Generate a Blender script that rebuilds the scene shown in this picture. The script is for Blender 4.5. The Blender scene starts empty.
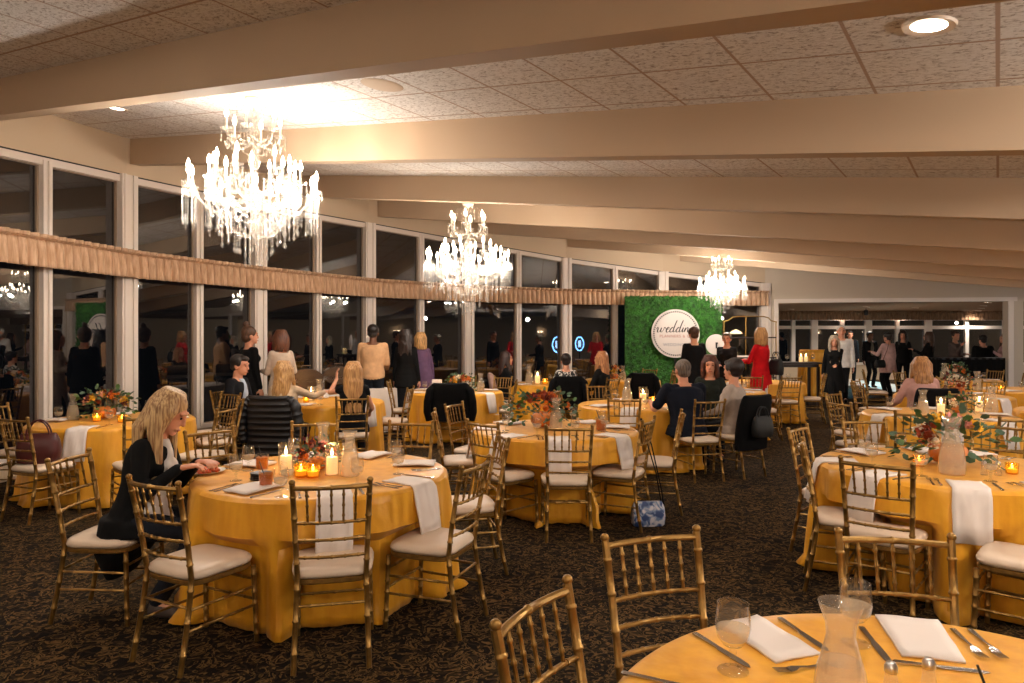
import bpy, bmesh, math, random
from mathutils import Vector, Matrix
rnd = random.Random(7)
PI = math.pi
col = bpy.context.scene.collection
F, CX, HY, CAMZ = 680.0, 512.0, 338.0, 1.65

# ---------------------------------------------------------------- helpers
def V(*a): return Vector(a)

class MB:
    def __init__(s): s.bm = bmesh.new()
    def ring(s, c, u, v, ru, rv, n):
        return [s.bm.verts.new(c + u*(ru*math.cos(2*PI*i/n)) + v*(rv*math.sin(2*PI*i/n))) for i in range(n)]
    def bridge(s, a, b):
        n = len(a)
        for i in range(n):
            try: s.bm.faces.new((a[i], a[(i+1) % n], b[(i+1) % n], b[i]))
            except ValueError: pass
    def cap(s, r, flip=False):
        try: s.bm.faces.new(list(reversed(r)) if flip else r)
        except ValueError: pass
    def frame(s, d):
        d = d.normalized()
        a = V(0,0,1) if abs(d.z) < .9 else V(1,0,0)
        u = d.cross(a).normalized(); v = u.cross(d).normalized()
        return u, v
    def poly(s, pts, radii, n=8, close=True):
        """tube through points; one continuous skin"""
        pts = [Vector(p) for p in pts]
        if not hasattr(radii, '__len__'): radii = [radii]*len(pts)
        prev = None; first = None; last = None; pu = None
        for i, p in enumerate(pts):
            d = (pts[min(i+1, len(pts)-1)] - pts[max(i-1, 0)])
            if d.length < 1e-9: d = V(0,0,1)
            d.normalize()
            if pu is None: u, v = s.frame(d)
            else:
                u = (pu - d*pu.dot(d))
                if u.length < 1e-6: u, v = s.frame(d)
                u.normalize(); v = u.cross(d).normalized()
            pu = u
            r = s.ring(p, u, v, radii[i], radii[i], n)
            if prev: s.bridge(prev, r)
            else: first = r
            prev = r
        if close: s.cap(first, True); s.cap(prev)
        return s
    def tube(s, a, b, r0, r1=None, n=8): return s.poly([a, b], [r0, r0 if r1 is None else r1], n)
    def bamboo(s, pts, r, rings, n=8, rr=1.3):
        """turned rod with raised rings at the fractions in rings"""
        pts = [Vector(p) for p in pts]
        L = [0]
        for i in range(1, len(pts)): L.append(L[-1] + (pts[i]-pts[i-1]).length)
        T = L[-1]; w = .007/T
        ts = set(l/T for l in L)
        prof = []
        for f in rings: ts.update((f-w, f-w*.5, f+w*.5, f+w))
        ts = sorted(t for t in ts if -1e-6 <= t <= 1+1e-6)
        def at(t):
            d = t*T
            for i in range(1, len(L)):
                if d <= L[i]+1e-9:
                    k = (d-L[i-1])/max(1e-9, L[i]-L[i-1]); return pts[i-1].lerp(pts[i], k)
            return pts[-1]
        rad = []
        for t in ts:
            rad.append(r*rr if any(abs(t-f) <= w*.6 for f in rings) else r)
        return s.poly([at(t) for t in ts], rad, n)
    def lathe(s, prof, n=20, c=(0,0,0), capb=True, capt=True):
        c = Vector(c); prev = None; first = None
        for r, z in prof:
            q = s.ring(c + V(0,0,z), V(1,0,0), V(0,1,0), max(r,1e-4), max(r,1e-4), n)
            if prev: s.bridge(prev, q)
            else: first = q
            prev = q
        if capb: s.cap(first, True)
        if capt: s.cap(prev)
        return s
    def box(s, c, size, rz=0, m=None):
        c = Vector(c); x, y, z = [q/2 for q in size]
        R = m or Matrix.Rotation(rz, 3, 'Z')
        vs = [s.bm.verts.new(c + R @ V(a*x, b*y, d*z)) for a in (-1,1) for b in (-1,1) for d in (-1,1)]
        for f in ((0,1,3,2),(4,6,7,5),(0,4,5,1),(2,3,7,6),(0,2,6,4),(1,5,7,3)):
            s.bm.faces.new([vs[i] for i in f])
        return s
    def bar(s, a, b, w, h, up=(0,0,1)):
        """box from a to b (centre line), w sideways, h along up"""
        a, b, up = Vector(a), Vector(b), Vector(up)
        d = (b-a).normalized(); sd = d.cross(up).normalized(); up = sd.cross(d).normalized()
        vs = [s.bm.verts.new(p + sd*(i*w/2) + up*(j*h/2)) for p in (a, b) for i, j in ((-1,-1),(1,-1),(1,1),(-1,1))]
        for f in ((3,2,1,0),(4,5,6,7),(0,1,5,4),(1,2,6,5),(2,3,7,6),(3,0,4,7)):
            s.bm.faces.new([vs[i] for i in f])
        return s
    def prism(s, pts, d):
        """polygon pts extruded by vector d"""
        a = [s.bm.verts.new(Vector(p)) for p in pts]; b = [s.bm.verts.new(Vector(p)+Vector(d)) for p in pts]
        s.cap(a, True); s.cap(b); s.bridge(a, b); return s
    def ell(s, c, r, R=None, nu=12, nv=8):
        c = Vector(c); R = R or Matrix.Identity(3)
        top = s.bm.verts.new(c + R @ V(0,0,r[2])); bot = s.bm.verts.new(c + R @ V(0,0,-r[2])); prev = None
        for j in range(1, nv):
            t = PI*j/nv
            q = [s.bm.verts.new(c + R @ V(r[0]*math.sin(t)*math.cos(2*PI*i/nu), r[1]*math.sin(t)*math.sin(2*PI*i/nu), r[2]*math.cos(t))) for i in range(nu)]
            if prev: s.bridge(prev, q)
            else:
                for i in range(nu): s.bm.faces.new((top, q[i], q[(i+1) % nu]))
            prev = q
        for i in range(nu): s.bm.faces.new((bot, prev[(i+1) % nu], prev[i]))
        return s
    def capsule(s, p0, r0, p1, r1, n=10):
        p0, p1 = Vector(p0), Vector(p1); d = p1-p0
        if d.length < 1e-5: return s.ell(p0, (r0,)*3)
        d.normalize()
        pts, rad = [], []
        for a in (85, 60, 30, 0): pts.append(p0 - d*(r0*math.sin(math.radians(a)))); rad.append(max(1e-4, r0*math.cos(math.radians(a))))
        for a in (0, 30, 60, 85): pts.append(p1 + d*(r1*math.sin(math.radians(a)))); rad.append(max(1e-4, r1*math.cos(math.radians(a))))
        return s.poly(pts, rad, n)
    def loft(s, rings, n=20, close=True):
        """rings: (centre, right, front, rx, ry)"""
        prev = None; first = None
        for c, u, v, rx, ry in rings:
            q = s.ring(Vector(c), Vector(u), Vector(v), rx, ry, n)
            if prev: s.bridge(prev, q)
            else: first = q
            prev = q
        if close: s.cap(first, True); s.cap(prev)
        return s
    def quad(s, *p):
        s.bm.faces.new([s.bm.verts.new(Vector(q)) for q in p]); return s
    def mesh(s, name, mat=None, smooth=True, normals=True):
        if normals: bmesh.ops.recalc_face_normals(s.bm, faces=s.bm.faces[:])
        me = bpy.data.meshes.new(name); s.bm.to_mesh(me); s.bm.free()
        if smooth:
            me.polygons.foreach_set('use_smooth', [True]*len(me.polygons))
            try: me.set_sharp_from_angle(angle=math.radians(42))
            except Exception: pass
        if mat: me.materials.append(mat)
        return me
    def build(s, name, mat, parent=None, smooth=True, normals=True):
        o = bpy.data.objects.new(name, s.mesh(name, mat, smooth, normals)); col.objects.link(o)
        if parent: o.parent = parent
        return o

def tag(o, label=None, cat=None, group=None, kind=None):
    if label: o['label'] = label
    if cat: o['category'] = cat
    if group: o['group'] = group
    if kind: o['kind'] = kind
    return o
def empty(name, loc=(0,0,0), rz=0):
    o = bpy.data.objects.new(name, None); col.objects.link(o); o.location = loc; o.rotation_euler = (0,0,rz)
    o.empty_display_size = .1
    return o
def copy_tree(o, parent=None):
    c = o.copy(); col.objects.link(c); c.parent = parent
    if parent is not None: c.matrix_parent_inverse = o.matrix_parent_inverse.copy()
    for ch in list(o.children): copy_tree(ch, c)
    return c
def struct(o): o['kind'] = 'structure'; return o
def face_rot(fx, fy): return math.atan2(-fx, fy)
def px(x, Y): return (x-CX)/F*Y
class Proto:
    """first call hands out the built thing itself, the later ones copies"""
    def __init__(s, root): s.root = root; s.used = False
    def place(s, loc, rz=0, label=None, cat=None, group=None, scale=None):
        o = s.root if not s.used else copy_tree(s.root)
        if not s.used: s.used = True
        o.location = loc; o.rotation_euler = (0,0,rz)
        if scale: o.scale = (scale,)*3 if not hasattr(scale,'__len__') else scale
        for k in ('group',):
            if k in o: del o[k]
        tag(o, label, cat, group); return o

# ---------------------------------------------------------------- materials
def lin(c):
    return tuple(((x/255)/12.92 if x/255 <= .04045 else ((x/255+.055)/1.055)**2.4) for x in c)
class NT:
    def __init__(s, m):
        m.use_nodes = True; s.t = m.node_tree; s.n = s.t.nodes; s.l = s.t.links
        s.b = s.n.get('Principled BSDF'); s.out = s.n.get('Material Output')
    def add(s, typ, **kw):
        q = s.n.new(typ)
        for k, v in kw.items():
            if k in q.inputs: q.inputs[k].default_value = v
            else: setattr(q, k, v)
        return q
    def link(s, a, b): s.l.new(a, b)
    def ramp(s, fac, stops, interp='LINEAR'):
        r = s.n.new('ShaderNodeValToRGB'); r.color_ramp.interpolation = interp
        e = r.color_ramp.elements
        while len(e) < len(stops): e.new(.5)
        for i, (p, c) in enumerate(stops):
            e[i].position = p; e[i].color = (*c, 1) if len(c) == 3 else c
        s.link(fac, r.inputs['Fac']); return r.outputs['Color']
    def coords(s, scale=(1,1,1), rot=(0,0,0)):
        tc = s.n.new('ShaderNodeTexCoord'); mp = s.n.new('ShaderNodeMapping')
        mp.inputs['Scale'].default_value = scale; mp.inputs['Rotation'].default_value = rot
        s.link(tc.outputs['Object'], mp.inputs['Vector']); return mp.outputs['Vector']
    def noise(s, vec, scale, detail=3, dist=0, rough=.5):
        q = s.add('ShaderNodeTexNoise', Scale=scale, Detail=detail, Distortion=dist, Roughness=rough)
        s.link(vec, q.inputs['Vector']); return q.outputs['Fac']
    def bump(s, h, strength=.3, dist=.01):
        b = s.add('ShaderNodeBump', Strength=strength, Distance=dist); s.link(h, b.inputs['Height'])
        s.link(b.outputs['Normal'], s.b.inputs['Normal'])
def mat(name, c, rough=.5, metal=0, var=0, vscale=8, stretch=(1,1,1), bump=0, bscale=60, bdist=.004, **kw):
    m = bpy.data.materials.new(name); t = NT(m); b = t.b
    base = lin(c); b.inputs['Base Color'].default_value = (*base, 1)
    b.inputs['Roughness'].default_value = rough; b.inputs['Metallic'].default_value = metal
    for k, v in kw.items(): b.inputs[k.replace('_', ' ')].default_value = v
    if var:
        f = t.noise(t.coords(stretch), vscale, 4)
        r = t.ramp(f, [(.3, tuple(x*(1-var) for x in base)), (.7, tuple(min(1, x*(1+var)) for x in base))])
        t.link(r, b.inputs['Base Color'])
    if bump: t.bump(t.noise(t.coords(stretch), bscale, 3), bump, bdist)
    return m
def emis(name, c, strength, sample=False):
    m = bpy.data.materials.new(name); t = NT(m)
    t.b.inputs['Base Color'].default_value = (*lin(c), 1)
    t.b.inputs['Emission Color'].default_value = (*lin(c), 1); t.b.inputs['Emission Strength'].default_value = strength
    if not sample: m.cycles.emission_sampling = 'NONE'
    return m
def glassy(name, tint=(255,255,255), base=.06, top=.75, rough=.02, milk=0, milkc=(255,240,220), power=1.45):
    """thin clear glass: what lies behind shows through, the room mirrors by angle"""
    m = bpy.data.materials.new(name); t = NT(m); t.n.remove(t.b)
    tr = t.add('ShaderNodeBsdfTransparent'); tr.inputs['Color'].default_value = (*lin(tint), 1)
    gl = t.add('ShaderNodeBsdfGlossy'); gl.inputs['Roughness'].default_value = rough
    l0 = t.add('ShaderNodeLayerWeight', Blend=.5); lw = t.add('ShaderNodeMath', operation='POWER'); lw.inputs[1].default_value = 4; t.link(l0.outputs['Facing'], lw.inputs[0])
    mr = t.add('ShaderNodeMapRange'); mr.inputs['From Min'].default_value = 0; mr.inputs['From Max'].default_value = 1
    mr.inputs['To Min'].default_value = base; mr.inputs['To Max'].default_value = top
    t.link(lw.outputs[0], mr.inputs['Value'])
    mx = t.add('ShaderNodeMixShader'); t.link(mr.outputs[0], mx.inputs[0]); t.link(tr.outputs[0], mx.inputs[1]); t.link(gl.outputs[0], mx.inputs[2])
    last = mx
    if milk:
        df = t.add('ShaderNodeBsdfTranslucent'); df.inputs['Color'].default_value = (*lin(milkc), 1)
        d2 = t.add('ShaderNodeBsdfDiffuse'); d2.inputs['Color'].default_value = (*lin(milkc), 1)
        dm = t.add('ShaderNodeMixShader'); dm.inputs[0].default_value = .5; t.link(df.outputs[0], dm.inputs[1]); t.link(d2.outputs[0], dm.inputs[2])
        m2 = t.add('ShaderNodeMixShader'); m2.inputs[0].default_value = milk; t.link(mx.outputs[0], m2.inputs[1]); t.link(dm.outputs[0], m2.inputs[2]); last = m2
    t.link(last.outputs[0], t.out.inputs['Surface']); return m

M = {}
M['wall'] = mat('wall_paint', (214,190,160), .75, bump=.05, bscale=90)
M['beam'] = mat('beam_paint', (196,170,142), .7, bump=.08, bscale=70)
M['white'] = mat('window_paint', (236,222,210), .5)
M['header'] = mat('header_paint', (206,190,170), .7)
M['sash'] = mat('sash_paint', (150,128,108), .6)
M['dark_line'] = mat('shadow_tone', (38,30,26), .7)  # colour of the shadow line drawn over the window heads
M['gold'] = mat('gold_lacquer', (146,110,56), .36, .72, var=.25, vscale=30)
M['cushion'] = mat('ivory_vinyl', (214,190,166), .45, bump=.05, bscale=25, bdist=.01)
M['napkin'] = mat('white_linen', (226,212,202), .85, bump=.25, bscale=400, bdist=.001)
M['steel'] = mat('cutlery_steel', (190,185,180), .22, 1)
M['silver'] = mat('silver', (205,200,195), .3, 1)
M['black'] = mat('black_cloth', (10,9,10), .85, bump=.15, bscale=120, Specular_IOR_Level=.15)
M['blackm'] = mat('black_metal', (22,20,20), .45)
M['darkwood'] = mat('dark_wood', (42,26,18), .4, var=.3, stretch=(1,8,1))
M['brass'] = mat('brass', (176,140,80), .3, 1)
M['glass'] = glassy('clear_glass', (254,254,254), .05, 1.0, .02, milk=.015)
M['carafe'] = glassy('carafe_glass', (252,250,246), .06, 1.0, .03, milk=.10, milkc=(252,240,222))
M['water'] = glassy('carafe_water', (250,244,232), .03, .6, .03, milk=.26, milkc=(252,240,220))
M['crystal'] = glassy('cut_crystal', (255,253,250), .12, 1.0, .03, milk=.09, milkc=(255,248,238))
M['pane'] = glassy('window_glass', (205,205,205), .15, .95, .0, power=1.5)
M['pane_far'] = M['pane']
M['bulb'] = emis('candle_bulb', (255,230,198), 26)
M['flame'] = emis('candle_flame', (255,214,140), 30)
M['wax'] = mat('candle_wax', (250,225,180), .6, Subsurface_Weight=.4, Emission_Color=(*lin((255,205,130)),1), Emission_Strength=.5)  # weak emission imitates flame light glowing through the wax
M['candle_sleeve'] = mat('candle_sleeve', (250,240,225), .5)
M['votive'] = glassy('amber_glass', (252,226,140), .03, .8, .05, milk=.15, milkc=(250,210,110))
M['drink'] = glassy('iced_tea', (222,150,80), .03, .6, .05, milk=.4, milkc=(214,140,66))
M['lamp'] = emis('downlight_lens', (255,238,220), 12)
M['trim'] = mat('lamp_trim', (225,205,185), .5)
M['green'] = mat('leaf_green', (64,92,36), .6, var=.4, vscale=14)
M['euca'] = mat('eucalyptus_green', (62,84,58), .6, var=.3, vscale=20)
M['hedge'] = mat('boxwood_green', (44,98,24), .7, var=.6, vscale=9)
M['pumpkin'] = mat('pumpkin_skin', (196,112,36), .5, var=.25, vscale=6, stretch=(1,1,.3))
for nm, c in (('orange',(214,112,28)), ('rust',(150,58,22)), ('yellow',(232,176,40)), ('peach',(238,164,130)), ('burgundy',(92,22,26)), ('pink',(226,150,140)), ('cream',(240,222,196))):
    M['bloom_'+nm] = mat('petals_'+nm, c, .7, var=.2, vscale=20)
M['skin'] = mat('skin', (214,150,118), .55, Subsurface_Weight=.08)
M['skin_tan'] = mat('skin_tan', (190,122,88), .55, Subsurface_Weight=.08)
M['skin_brown'] = mat('skin_brown', (112,70,46), .55)
M['eye'] = mat('eye_dark', (40,28,22), .3)
M['lip'] = mat('lip', (176,88,76), .5)
M['plate_black'] = mat('black_plate', (22,22,24), .35)
M['plate_white'] = mat('white_plate', (220,212,205), .3)
M['food'] = mat('food', (196,84,36), .6, var=.5, vscale=60)

def carpet():
    m = bpy.data.materials.new('patterned_carpet'); t = NT(m)
    v = t.coords()
    w = t.add('ShaderNodeTexNoise', Scale=7.0, Detail=2); t.link(v, w.inputs['Vector'])
    mix = t.add('ShaderNodeMix', data_type='VECTOR'); mix.inputs[0].default_value = .12
    t.link(v, mix.inputs[4]); t.link(w.outputs['Color'], mix.inputs[5])
    vo = t.add('ShaderNodeTexVoronoi', Scale=14.0, feature='DISTANCE_TO_EDGE'); t.link(mix.outputs[1], vo.inputs['Vector'])
    n1 = t.noise(mix.outputs[1], 15, 2, 2.2)
    n2 = t.noise(v, 1.1, 2)
    r1 = t.ramp(n1, [(.52, (0,0,0)), (.56, (1,1,1)), (.60, (1,1,1)), (.64, (0,0,0))])
    r2 = t.ramp(vo.outputs['Distance'], [(.03, (1,1,1)), (.10, (0,0,0))])
    ad = t.add('ShaderNodeMath', operation='MULTIPLY'); 
    mx = t.add('ShaderNodeMath', operation='MAXIMUM'); t.link(r1, mx.inputs[0]); 
    t.link(r2, ad.inputs[0]); ad.inputs[1].default_value = .15; t.link(ad.outputs[0], mx.inputs[1])
    c = t.ramp(mx.outputs[0], [(0, lin((19,13,9))), (1, lin((98,74,42)))])
    br = t.add('ShaderNodeMix', data_type='RGBA', blend_type='MULTIPLY'); br.inputs[0].default_value = .5
    t.link(c, br.inputs[6]); t.link(t.ramp(n2, [(.3, (.6,.55,.5)), (.7, (1,1,1))]), br.inputs[7])
    t.link(br.outputs[2], t.b.inputs['Base Color']); t.b.inputs['Roughness'].default_value = 1; t.b.inputs['Specular IOR Level'].default_value = .1
    t.bump(t.noise(v, 300, 2), .4, .004); return m
M['carpet'] = carpet()

def tiles():
    """2 ft lay-in tiles with fissured face; object space x runs with the beams, y across"""
    m = bpy.data.materials.new('acoustic_tile'); t = NT(m)
    tc = t.add('ShaderNodeTexCoord'); sp = t.add('ShaderNodeSeparateXYZ'); t.link(tc.outputs['Object'], sp.inputs[0])
    outs = []
    for ax, off in (('X', .0), ('Y', .29)):
        a = t.add('ShaderNodeMath', operation='ADD'); a.inputs[1].default_value = off + 61; t.link(sp.outputs[ax], a.inputs[0])
        d = t.add('ShaderNodeMath', operation='DIVIDE'); d.inputs[1].default_value = .61; t.link(a.outputs[0], d.inputs[0])
        f = t.add('ShaderNodeMath', operation='FRACT'); t.link(d.outputs[0], f.inputs[0])
        s = t.add('ShaderNodeMath', operation='SUBTRACT'); s.inputs[1].default_value = .5; t.link(f.outputs[0], s.inputs[0])
        b = t.add('ShaderNodeMath', operation='ABSOLUTE'); t.link(s.outputs[0], b.inputs[0]); outs.append(b.outputs[0])
    mx = t.add('ShaderNodeMath', operation='MAXIMUM'); t.link(outs[0], mx.inputs[0]); t.link(outs[1], mx.inputs[1])
    grid = t.ramp(mx.outputs[0], [(.482, (0,0,0)), (.487, (1,1,1))])
    n = t.noise(t.coords((1,1.7,1)), 26, 5, .8, .7)
    n0 = t.noise(t.coords((.2,.2,.2)), 3, 1)
    face = t.ramp(n, [(.36, lin((168,150,136))), (.48, lin((234,226,218))), (.7, lin((246,240,234)))])
    mixc = t.add('ShaderNodeMix', data_type='RGBA'); t.link(grid, mixc.inputs[0]); t.link(face, mixc.inputs[6]); mixc.inputs[7].default_value = (*lin((186,156,134)), 1)
    t.link(mixc.outputs[2], t.b.inputs['Base Color']); t.b.inputs['Roughness'].default_value = .9
    t.bump(n, .7, .014); return m
M['tile'] = tiles()

def cloth_mat(name, c, dark):
    m = bpy.data.materials.new(name); t = NT(m)
    n = t.noise(t.coords((3,3,.6)), 5, 3)
    t.link(t.ramp(n, [(.3, lin(dark)), (.7, lin(c))]), t.b.inputs['Base Color'])
    t.b.inputs['Roughness'].default_value = .42; t.b.inputs['Sheen Weight'].default_value = .08
    t.b.inputs['Specular IOR Level'].default_value = .45
    t.bump(t.noise(t.coords((1,1,1)), 9, 3), .25, .02); return m
M['satin'] = cloth_mat('gold_satin', (232,166,40), (214,144,28))
M['white_cloth'] = mat('white_tablecloth', (222,208,196), .7, bump=.1, bscale=10, bdist=.01)
def pleat_mat(name, c1, c2, sc):
    m = bpy.data.materials.new(name); t = NT(m)
    n = t.noise(t.coords((9,9,1.2)), 4, 3)
    t.link(t.ramp(n, [(.35, lin(c2)), (.62, lin(c1))]), t.b.inputs['Base Color']); t.b.inputs['Roughness'].default_value = .8; return m
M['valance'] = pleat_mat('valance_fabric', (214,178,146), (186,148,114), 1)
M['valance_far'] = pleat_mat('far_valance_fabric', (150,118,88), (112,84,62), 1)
# ---------------------------------------------------------------- room shell
SL = .141                              # the roof climbs 8 degrees towards the window wall
DX, DY = -.8137, .5813                 # direction of the beams in plan
EX, EY = .5813, .8137
ZC0 = 3.07; SFLAT = -1.0               # ceiling height at s = 0; it runs level beyond s = SFLAT
def se(X, Y): return (DX*X+DY*Y, EX*X+EY*Y)
def xy(s, e): return (DX*s+EX*e, DY*s+EY*e)
def zc(s): return ZC0 + SL*max(s, SFLAT)
W = [(-6.25,-5.0), (-6.25,1.8), (-6.2,4.42), (-5.96,7.05), (-5.48,9.66), (-4.44,11.9), (-2.99,14.2), (-1.035,16.0), (1.366,17.2), (3.94,17.75), (6.66,17.9)]
WTOP = [3.3, 3.45, 3.6, 3.76, 3.94, 3.98, 4.03, 3.91, 3.65, 3.36, 3.07]
ENDR = (16.5, 16.3)
# floor
fb = MB()
pts = [(x, y, 0) for x, y in W] + [(6.9,17.9,0), (6.9,29,0), (24,29,0), (24,-5,0)]
fb.prism([(*p[:2], -.1) for p in pts], (0,0,.1))
struct(fb.build('floor', M['carpet'], smooth=False))
# ceiling: tilted part and level part, one object whose own axes follow the beams
def ceiling_obj():
    bm = MB()
    def P(s, e): return V(s, e, zc(s))
    poly = [se(*p) for p in W[1:]] + [se(*ENDR)]
    # clip line: everything with s >= SFLAT belongs to the slope
    outline = poly + [(-14, se(*ENDR)[1]), (-14, -6), (se(*W[0])[0], -6), se(*W[0])]
    def clip(ps, keep):
        out = []
        for i in range(len(ps)):
            a, b = ps[i], ps[(i+1) % len(ps)]; ia = keep*(a[0]-SFLAT) >= 0; ib = keep*(b[0]-SFLAT) >= 0
            if ia: out.append(a)
            if ia != ib:
                k = (SFLAT-a[0])/(b[0]-a[0]); out.append((SFLAT, a[1]+k*(b[1]-a[1])))
        return out
    for keep in (1, -1):
        c = clip(outline, keep)
        bm.prism([P(*p) for p in c], (0,0,.15))
    o = bm.build('ceiling', M['tile'], smooth=False)
    o.rotation_euler = (0,0,0)
    o.matrix_world = Matrix(((DX,EX,0,0),(DY,EY,0,0),(0,0,1,0),(0,0,0,1)))
    return struct(o)
ceiling_obj()
# beams
def wall_hit(e):
    """s at which the line e=const leaves the room through the window wall"""
    best = None
    ps = [se(*p) for p in W] + [se(*ENDR)]
    for a, b in zip(ps, ps[1:]):
        if (a[1]-e)*(b[1]-e) <= 0 and a[1] != b[1]:
            k = (e-a[1])/(b[1]-a[1]); s = a[0]+k*(b[0]-a[0])
            if best is None or s > best: best = s
    return best
BEAMS = [-2.4, .1, 2.5, 4.72, 7.4, 10.0, 12.4, 14.8, 17.0]
BD, BWID = .36, .14
for i, e in enumerate(BEAMS):
    s1 = wall_hit(e) - .03
    b = MB()
    def sec(s): return [V(*xy(s, e), zc(s)-BD), V(*xy(s, e+BWID), zc(s)-BD), V(*xy(s, e+BWID), zc(s)+.02), V(*xy(s, e), zc(s)+.02)]
    ss = [s1, SFLAT, max(-9, wall_hit(e)-30)] if s1 > SFLAT else [s1, s1-6]
    prev = None
    for s in ss:
        q = [b.bm.verts.new(p) for p in sec(s)]
        if prev: b.bridge(prev, q)
        else: b.cap(q, True)
        prev = q
    b.cap(prev)
    struct(b.build('trim_%d' % (i+1), M['beam'], smooth=False))
# window wall, one facet after another
wn = 0
def facet(A, B, za, zb, wide=True, sill=.22, name=None, two=True):
    global wn
    wn += 1
    A, B = Vector((*A, 0)), Vector((*B, 0)); d = (B-A); L = d.length; d.normalize(); n = V(d.y, -d.x, 0)   # n points into the room
    if n.dot(V(0,4,0)-(A+B)/2) < 0: n = -n
    out = -n
    # solid wall above the glass, up to the ceiling
    w = MB()
    sa, sb = se(A.x, A.y)[0], se(B.x, B.y)[0]
    w.prism([A+V(0,0,za), B+V(0,0,zb), B+V(0,0,zc(sb)+.1), A+V(0,0,zc(sa)+.1)], out*.12)
    w.prism([A+V(0,0,0), B+V(0,0,0), B+V(0,0,sill), A+V(0,0,sill)], out*.12)
    struct(w.build('wall_left' if name is None else name, M['wall'], smooth=False))
    root = empty('window_%d' % wn, A); struct(root)
    f = MB()
    def P(t, z, o=0): return A + d*t + out*o + V(0,0,z) - A
    def zt(t): return za + (zb-za)*t/L
    # head rail, sill rail, mid rail
    f.bar(P(0, za-.035, .05), P(L, zb-.035, .05), .12, .09)
    f.bar(P(0, sill+.03, .05), P(L, sill+.03, .05), .16, .06)
    f.bar(P(0, 2.62, .06), P(L, 2.62, .06), .08, .12)
    f.build('frame', M['white'], root)
    g = MB(); g.bar(P(0, za+.02, -.005), P(L, zb+.02, -.005), .012, .018); g.build('shadow_strip', M['dark_line'], root)  # dark strip imitates the thin shadow above the head rail
    half = L/2
    mm = MB(); mm.box(P(half, (zt(half)+sill)/2, .04), (.13, .13, zt(half)-sill-.06), math.atan2(d.y, d.x)); mm.box(P(half+.015, (zt(half)+sill)/2, -.035), (.045, .03, zt(half)-sill-.06), math.atan2(d.y, d.x)); mm.build('mullion', M['white'], root)
    for t0, t1 in ((.12, half-.065), (half+.065, L-.12)):
        for z0, z1 in ((sill+.06, 2.56), (2.68, None)):
            za1 = z1 or zt(t0)-.08; zb1 = z1 or zt(t1)-.08
            s_ = MB()                                   # sash: dark gasket frame
            for a, b in ((P(t0,z0,.06), P(t1,z0,.06)), (P(t0,za1,.06), P(t1,zb1,.06)), (P(t0+.012,z0,.06), P(t0+.012,za1,.06)), (P(t1-.012,z0,.06), P(t1-.012,zb1,.06))):
                s_.bar(a, b, .03, .03, up=(0,0,1) if abs((b-a).z) < .5*(b-a).length else out)
            s_.build('sash', M['sash'], root)
            p = MB(); p.prism([P(t0,z0,.075), P(t1,z0,.075), P(t1,zb1,.075), P(t0,za1,.075)], out*.006); p.build('pane', M['pane'], root, smooth=False)
    return root
for i in range(1, len(W)-1):
    facet(W[i], W[i+1], WTOP[i], WTOP[i+1])
struct(MB().prism([(-6.25,-5,0), (-6.25,1.8,0), (-6.25,1.8,3.45+.9), (-6.25,-5,4.3)], (-.12,0,0)).build('wall_left', M['wall'], smooth=False))
# wide posts at the bends
for i in range(1, len(W)):
    x, y = W[i]; a = Vector(W[i]) - Vector(W[i-1]); b = Vector(W[min(i+1, len(W)-1)]) - Vector(W[i]); 
    dd = (a.normalized() + (b.normalized() if b.length else a.normalized())).normalized(); rz = math.atan2(dd.y, dd.x)
    h = WTOP[i]+.02
    p = MB(); p.box((0,0,h/2), (.26,.15,h), 0); p.box((.075,-.085,h/2), (.07,.03,h), 0); p.box((-.085,-.08,h/2), (.03,.02,h), 0)
    o = p.build('trim_%d' % (20+i), M['white'], smooth=False); o.location = (x, y, 0); o.rotation_euler = (0,0,rz); struct(o)
# gathered valance along the curved wall
def valance(line, z0, z1, off, pitch, amp, mt, label, name='valance'):
    pts = []; 
    for i in range(len(line)-1):
        a, b = Vector(line[i]), Vector(line[i+1]); L = (b-a).length; n = int(L/pitch*8)
        for k in range(n + (1 if i == len(line)-2 else 0)):
            t = k/n
            da = (Vector(line[i])-Vector(line[i-1])).normalized() if i else (b-a).normalized()
            db = (Vector(line[min(i+2, len(line)-1)])-b); db = db.normalized() if db.length else (b-a).normalized()
            d = (b-a).normalized()
            nn = (da.lerp(d, min(1, .5+t)) if t < .5 else d.lerp(db, max(0, t-.5))).normalized()
            pts.append((a.lerp(b, t), V(nn.y, -nn.x, 0)))
    b = MB(); rows = []
    hs = [0, .10, .17, .22, .5, .8, .93, 1.0]; am = [1.1, .9, .35, .5, .9, 1.1, 1.15, 1.2]
    r2 = random.Random(3); ph = [r2.uniform(-.5, .5) for _ in range(len(pts)//8+2)]
    for j, h in enumerate(hs):
        z = z1 + (z0-z1)*h; row = []
        for k, (p, n) in enumerate(pts):
            w = (2*abs(math.sin(PI*(k+ph[k//8]*h*1.2)/8))**.5-1)*amp*am[j] + r2.uniform(-.003,.003)
            q = V(p.x, p.y, z + (r2.uniform(-.004,.004) if j == len(hs)-1 else 0)) + n*(off + w + (.03 if j in (0,1) else (-.015 if j == 2 else 0)))
            row.append(b.bm.verts.new(q))
        rows.append(row)
    for a, c in zip(rows, rows[1:]):
        for k in range(len(a)-1): b.bm.faces.new((a[k], a[k+1], c[k+1], c[k]))
    o = b.build(name, mt, normals=False)
    so = o.modifiers.new('thick', 'SOLIDIFY'); so.thickness = .006
    tag(o, label, 'valance'); return o
vl = [Vector(p) for p in W[2:]]
valance(vl, 2.49, 2.88, .18, .13, .055, M['valance'], 'long gathered peach fabric valance running along the curved window wall')
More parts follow.
